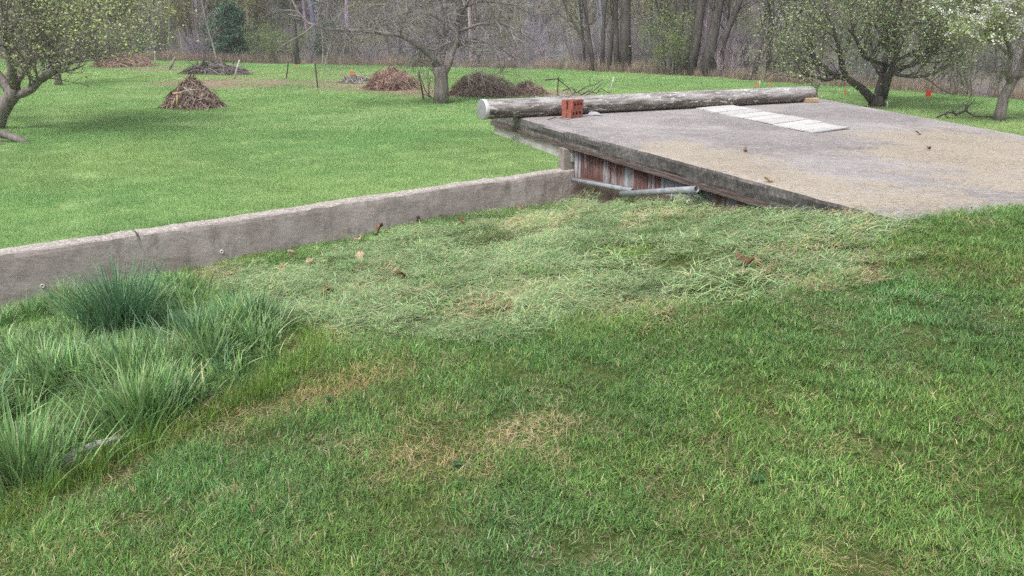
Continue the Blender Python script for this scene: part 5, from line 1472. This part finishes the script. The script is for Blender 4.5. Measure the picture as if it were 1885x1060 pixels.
edge_tree(1412, [(0, .16, -.03), (.1, .10, .2)], "dark tree half hidden by the right apple tree's leaves", 2.5, 8, 707, leaf=BUD)
edge_tree(1330, [(0, .09, .1)], "thin dark tree in front of the bright clearing", 3.0, 7, 708)
edge_tree(1076, [(0, .08, 0)], "straight thin tree left of the fanning trunk clump", 2.0, 9, 709)
edge_tree(1225, [(0, .07, -.05), (.2, .05, .1)], "thin budding tree between the thick trunk and the double trunk", 1.5, 6, 710, leaf=(1600, .09, .12, LGREEN), low=.1)
edge_tree(548, [(0, .17, .0)], "single dark trunk in front of the green bush, left of the tall black post", .2, 10, 711, low=.3)
edge_tree(295, [(0, .13, -.06), (.25, .11, .08), (-.3, .09, -.12)], "pale grey trunks with forking limbs, left of the yellow-green willow", 5, 11, 712, bark="bark_pale", twig="twig_silver", low=.3)
edge_tree(400, [(0, .06, .02)], "small pale sapling with a fan of fine twigs in front of the evergreen", -1.2, 4.2, 713, bark="bark_pale", twig="twig_silver", low=.3, nb=(14, 6, 4), blen=(1.1, .6, .35), name="sapling")
edge_tree(593, [(0, .05, .0), (.1, .04, .28)], "little pale forked sapling right of the tall black post", -.8, 3.0, 714, bark="bark_pale", twig="twig_silver", low=.45, nb=(6, 4, 3), blen=(.9, .5, .3), name="sapling")
edge_tree(163, [(0, .14, -.04)], "white birch trunk rising behind the left apple tree's leaves", 1.5, 12, 715, bark="birch", low=.6, nb=(8, 5, 3), name="birch_tree")
edge_tree(360, [(0, .10, .0), (.4, .08, .15), (-.4, .08, -.15)], "rounded yellow-green budding tree left of the evergreen", 4, 5.5, 716, leaf=(5200, .10, .12, [(0.30, 0.29, 0.09, 3), (0.36, 0.34, 0.13, 2)]), low=.15, name="budding_tree", twig="bark_grey")
edge_tree(240, [(0, .11, 0), (.5, .09, .1)], "olive budding tree at the far left of the woods beside the left apple tree", 2.5, 7, 717, leaf=(4200, .10, .14, OLIVE), low=.1, name="budding_tree", twig="bark_grey")
edge_tree(1200, [(0, .08, 0), (.3, .07, .12)], "pale yellow budding tree behind the thick trunk", 8, 7, 718, leaf=(4200, .11, .14, [(0.40, 0.38, 0.16, 3), (0.46, 0.43, 0.22, 2)]), low=.2, name="budding_tree", twig="bark_grey")
edge_tree(470, [(0, .10, .05), (.3, .07, -.1)], "olive budding tree above the green bush, right of the evergreen", 5, 8, 719, leaf=(4200, .11, .14, OLIVE), low=.2, name="budding_tree", twig="bark_grey")
# bushes in leaf
def bush(u, off, H, stems, sp, leaf, label, seed, name="bush"):
    r = np.random.default_rng(seed); mb = MB(); tw = []; shrub(r, (mb, mb), tw, stems, H, sp)
    t = thing(name, label, "bush", GE(u, off), "bushes along the wood edge")
    obj("stems", mb.mesh("stems", M["bark_grey"]), t); v4, c = leaf_quads(r, tw, *leaf); obj("foliage", quads_mesh("foliage", v4, M["leaf"], c), t)
bush(510, 1.2, 2.3, 26, 1.7, (5200, .075, .08, LGREEN), "wide bush with fresh green leaves, right of the evergreen", 731)
bush(677, 2.2, 1.9, 12, .8, (1800, .075, .10, OLIVE), "small olive bush left of the bare apple tree", 732)
bush(1243, .4, 2.6, 12, .8, (3600, .075, .10, LGREEN), "fresh green bush growing at the foot of the double trunk", 733)
bush(245, 1.8, 1.5, 9, .8, (2400, .08, .08, [(0.10, 0.19, 0.08, 3), (0.14, 0.24, 0.10, 2)]), "dark green low bush beside the left apple tree's leaves", 734)
bush(1800, 1.0, 2.4, 16, 1.2, (2600, .07, .10, [(0.13, 0.18, 0.09, 3), (0.18, 0.23, 0.11, 2)]), "grey-green thicket bush behind the blossoming tree", 735)
# evergreens
def evergreen(u, off, H, R, label, seed, n=9000, z0=.12):
    r = np.random.default_rng(seed); b = GE(u, off); t = thing("evergreen_tree", label, "tree", b, "evergreens at the wood edge"); mb = MB()
    mb.tube([(0, 0, -.1), (0, 0, H * .5), (0, 0, H)], [.12, .08, .02], 7); obj("trunk", mb.mesh("trunk", M["bark_dark"], True), t)
    mb = MB(); tips = []
    for k in range(110):
        zf = r.random() ** .9; a = r.random() * 6.283; L = R * (1 - zf) ** .5 * r.uniform(.65, 1.1) + .15
        p = np.array((0, 0, H * (z0 + (1 - z0) * zf))); d = np.array((math.cos(a), math.sin(a), .12 - .25 * (1 - zf)))
        pts = np.array([p, p + d * L * .5, p + d * L + np.array((0, 0, .12 * L))]); mb.tube(pts, [.02, .014, .006], 3, cap=False)
        for q in range(5): s_ = .3 + .7 * (q + r.random()) / 5; c = p + d * L * s_ + np.array((0, 0, .1 * L * s_ * s_)); tips.append(np.array([c + r.normal(0, .10 + .06 * L, 3), c + r.normal(0, .10 + .06 * L, 3)]))
    obj("branches", mb.mesh("branches", M["bark_dark"]), t)
    v4, c = leaf_quads(r, tips, int(n * 1.7), .105, .10, [(0.085, 0.165, 0.115, 4), (0.125, 0.22, 0.145, 3), (0.055, 0.115, 0.08, 3), (0.18, 0.27, 0.16, 1)])
    obj("crown", quads_mesh("needles", v4, M["needle"], c), t)
evergreen(427, 2.2, 3.5, 1.9, "bushy dark green evergreen tree at the wood edge behind the pale sapling", 741, 11000)
evergreen(430, 11, 8.5, 2.6, "dark evergreen rising behind the bushy evergreen", 742, 9000)
evergreen(610, 3.5, 2.3, 1.1, "small dark evergreen behind the long limb of the bare apple tree", 743, 6000)
evergreen(545, 14, 9, 2.4, "far dark evergreen among bare trees above the green bush", 744, 7000)

# ------------------------------------------------------------------ small things on the ground
def leaf_mesh(seed, L=.07, W=.05):
    r = np.random.default_rng(seed); n = 7; V = []
    for i in range(n):
        s = i / (n - 1); w = W * math.sin(math.pi * min(.98, max(.03, s)) ** .8) * (.7 + .6 * (i % 2)); curl = .35 * math.sin(s * 3 + seed)
        for q in (-1, 0, 1): V.append(((s - .5) * L, q * w * .5, .012 + .018 * abs(q) * (1 + curl) + .016 * math.sin(s * 4 + seed) + r.normal(0, .002)))
    f = [(3 * i + q, 3 * i + 3 + q, 3 * i + 4 + q, 3 * i + 1 + q) for i in range(n - 1) for q in (0, 1)]
    return np.array(V), f
LEAVES = [(700, 437, "brown", 1.5, "curled brown dead leaf at the wall foot, largest of the leaves on the cut grass"), (722, 424, "tan", 1.2, "tan dead leaf leaning on the wall just above the big curled brown leaf"), (574, 496, "tan", 1.3, "tan curled leaf on the cut grass below the middle of the wall"),
          (521, 508, "brown", 1.1, "dark brown leaf on the cut grass, leftmost of the leaves below the wall"), (666, 487, "tan", 1.2, "pale leaf lying flat on the cut grass, right of the tan curled leaf"), (605, 556, "brown", 1.2, "reddish brown leaf lower on the cut grass, near the tall grass"),
          (740, 522, "brown", 1.0, "narrow brown leaf in the middle of the cut grass, left part"), (850, 418, "brown", 1.0, "small grey-brown leaf near the wall foot right of the iron strap"), (1286, 364, "tan", 1.1, "pale leaf standing below the end of the right pipe"),
          (958, 395, "brown", 1.1, "brown leaf by the wall foot, close to the stone"), (1410, 400, "tan", 1.1, "pinkish tan leaf on the cut grass below the slab edge"), (1083, 355, "brown", 1.0, "brown leaf beside the grey stone, right side"), (1045, 353, "brown", 1.2, "brown leaf left of the grey stone at the wall corner"),
          (1060, 350, "tan", 1.1, "tan leaf tucked between stone and wall corner"), (1372, 498, "brown", 1.5, "curled piece of brown bark beside the brown sod lump"), (660, 452, "tan", 1.0, "tan leaf close to the wall left of the big curled leaf"), (540, 478, "tan", .9, "small tan leaf at the foot of the wall, between crack and strap")]
for i, (u, v, c, s, lab) in enumerate(LEAVES):
    V, f = leaf_mesh(i + 1); p = hit(u, v, bank_z); p[2] += .042
    o = obj("dead_leaf", new_mesh("dead_leaf", V * s, f, M["leaf_" + c], True), None, p)
    o.rotation_euler = (rng.normal(0, .3), rng.normal(0, .3), rng.random() * 6.28); md = o.modifiers.new("thickness", 'SOLIDIFY'); md.thickness = .0015
    tag(o, lab, "leaf", "dead leaves on the cut grass")
for i, (u, v, lab) in enumerate(((1416, 335, "pale dead leaf lying on the slab near its side edge"), (1372, 279, "small dark leaf on the slab right of the dusty patch"), (1690, 248, "dark bit of leaf on the slab near the right dusty patch"), (1709, 277, "dark curled leaf on the slab inside the right dusty patch"))):
    V, f = leaf_mesh(40 + i); p = on_slab(u, v); p[2] += .006
    o = obj("dead_leaf", new_mesh("dead_leaf", V * (1.0 if i == 0 else .7), f, M["leaf_tan" if i == 0 else "leaf_brown"], True), None, p); o.rotation_euler = (0, 0, i * 1.3)
    md = o.modifiers.new("thickness", 'SOLIDIFY'); md.thickness = .0015
    tag(o, lab, "leaf", "dead leaves on the slab")
p = hit(1438, 504, bank_z); o = obj("sod_lump", rock_mesh("sod_lump", (.10, .05, .035), M["sod"], 9, 4, .7), None, (p[0], p[1], p[2] + .015)); tag(o, "brown lump of upturned sod at the lower edge of the cut grass", "sod")
p = hit(1771, 782, bank_z); o = obj("dirt_clod", rock_mesh("dirt_clod", (.024, .02, .018), M["soil"], 10, 3, .9), None, (p[0], p[1], p[2] + .012)); tag(o, "small dark dirt clod in the lawn at the right", "dirt clod")
# half-buried grey board at the edge of the tall grass
a_, b_ = hit(40, 884, bank_z), hit(228, 808, bank_z)
dv = b_ - a_; L = np.linalg.norm(dv); dv /= L; sv = np.cross((0, 0, 1), dv); sv /= np.linalg.norm(sv); nv = np.cross(dv, sv)
bd = thing("edging_board", "weathered grey split board half buried at the edge of the tall grass", "board", (a_ + b_) / 2)
for k, (s0, s1, off, w) in enumerate(((-.5, .05, 0, .05), (.02, .32, .012, .045), (.30, .5, -.01, .035))):
    mb = MB(); n = 10; V = []
    for i in range(n):
        s = s0 + (s1 - s0) * i / (n - 1); j = .008 * (float(vnoise(s * 22, k, 171)) - .5)
        c = dv * s * L + sv * (off + j) + nv * (.004 + .006 * k)
        for (q, h_) in ((-1, -1), (1, -1), (1, 1), (-1, 1)): V.append(c + sv * q * w / 2 * (1 + .3 * j * 50 * .1) + nv * h_ * .012)
    f = [(4 * i + q, 4 * i + (q + 1) % 4, 4 * i + 4 + (q + 1) % 4, 4 * i + 4 + q) for i in range(n - 1) for q in range(4)] + [(3, 2, 1, 0), tuple(4 * n - 4 + q for q in range(4))]
    mb.add(V, f); obj("plank_piece", mb.mesh("plank_piece", M["wood_grey"]), bd)
# broad-leaved weeds in the lawn
for i, (u, v, s, lab) in enumerate(((840, 864, .55, "dark broad-leaved weed rosette in the dry patch at the bottom centre"), (1392, 892, .7, "flat broad-leaved weed rosette in the lawn, lower right"), (606, 741, .5, "small dark weed rosette below the tall grass"))):
    r = np.random.default_rng(800 + i); m_ = 9
    parts = [blades(m_, np.zeros((m_, 3)), r.uniform(.05, .085, m_) * s, r.uniform(.018, .028, m_) * s, r.uniform(.7, 1.1, m_), r.uniform(1.3, 1.7, m_), 4, pick_cols(r, m_, [(0.05, 0.12, 0.05, 1), (0.07, 0.15, 0.06, 1)], .1), az=np.arange(m_) * 2.4, seed=i)]
    tag(obj("weed", blade_mesh("weed", parts, M["weed"]), None, hit(u, v, bank_z) + np.array((0, 0, .012))), lab, "weed")
# dry clippings blown over the slab
def clip_proto(k):
    r = np.random.default_rng(900 + k); n = 60
    pos = np.stack([r.normal(0, .13, n), r.normal(0, .13, n), r.uniform(.001, .006, n)], -1)
    return blade_mesh("clipping_patch", [blades(n, pos, r.uniform(.012, .05, n), r.uniform(.002, .004, n), np.full(n, 1.52), np.full(n, 1.56), 2, pick_cols(r, n, [(0.50, 0.43, 0.29, 4), (0.58, 0.52, 0.40, 2), (0.36, 0.30, 0.20, 2)], .12), seed=k, base_shade=1)], M["hay"])
n = 2600; s_, t_ = rng.uniform(.02, .985, n), rng.uniform(.03, .97, n); Q = slab_pt(s_, t_)
dens = np.zeros(n)
for (u, v, rx, ry, w) in ((1300, 292, .5, .5, .8), (1420, 335, .6, .5, .8), (1760, 262, .7, .8, 1.0), (1820, 300, .6, .7, 1.0), (1700, 285, .5, .5, .9), (1870, 285, .7, .7, .9), (1600, 370, .7, .5, .7), (1860, 335, .5, .4, .6)):
    c = on_slab(u, v); dens = np.maximum(dens, w * np.exp(-(((Q[:, 0] - c[0]) / rx) ** 2 + ((Q[:, 1] - c[1]) / ry) ** 2)))
k = rng.random(n) < .03 + .32 * dens + .7 * smooth(.93, .985, s_); Q = Q[k]; n = len(Q); Q[:, 2] += 0.002
cl = scatter("grass_clippings", Q, np.stack([np.zeros(n), np.zeros(n), rng.random(n) * 6.283], -1), np.ones((n, 3)), rng.integers(0, 3, n), np.ones((n, 3)) * rng.uniform(.85, 1.1, (n, 1)), [clip_proto(k) for k in range(3)])
tag(cl, "dry grass clippings blown over the concrete slab", "clippings", kind="stuff")

# ------------------------------------------------------------------ thin spring haze in the air
mb = MB(); mb.box((0, 150, 17), (700, 620, 40))
M["haze"] = bpy.data.materials.new("haze_air"); M["haze"].use_nodes = True
nt = M["haze"].node_tree; nt.nodes.remove(nt.nodes["Principled BSDF"])
pv_ = nt.nodes.new("ShaderNodeVolumePrincipled"); pv_.inputs["Density"].default_value = 0.0012
pv_.inputs["Color"].default_value = (0.93, 0.94, 0.97, 1)
nt.links.new(pv_.outputs[0], nt.nodes["Material Output"].inputs["Volume"])
hz_o = obj("haze", mb.mesh("haze", M["haze"])); hz_o["kind"] = "stuff"
tag(hz_o, "thin pale haze in the air over the field and woods", "haze", kind="stuff")
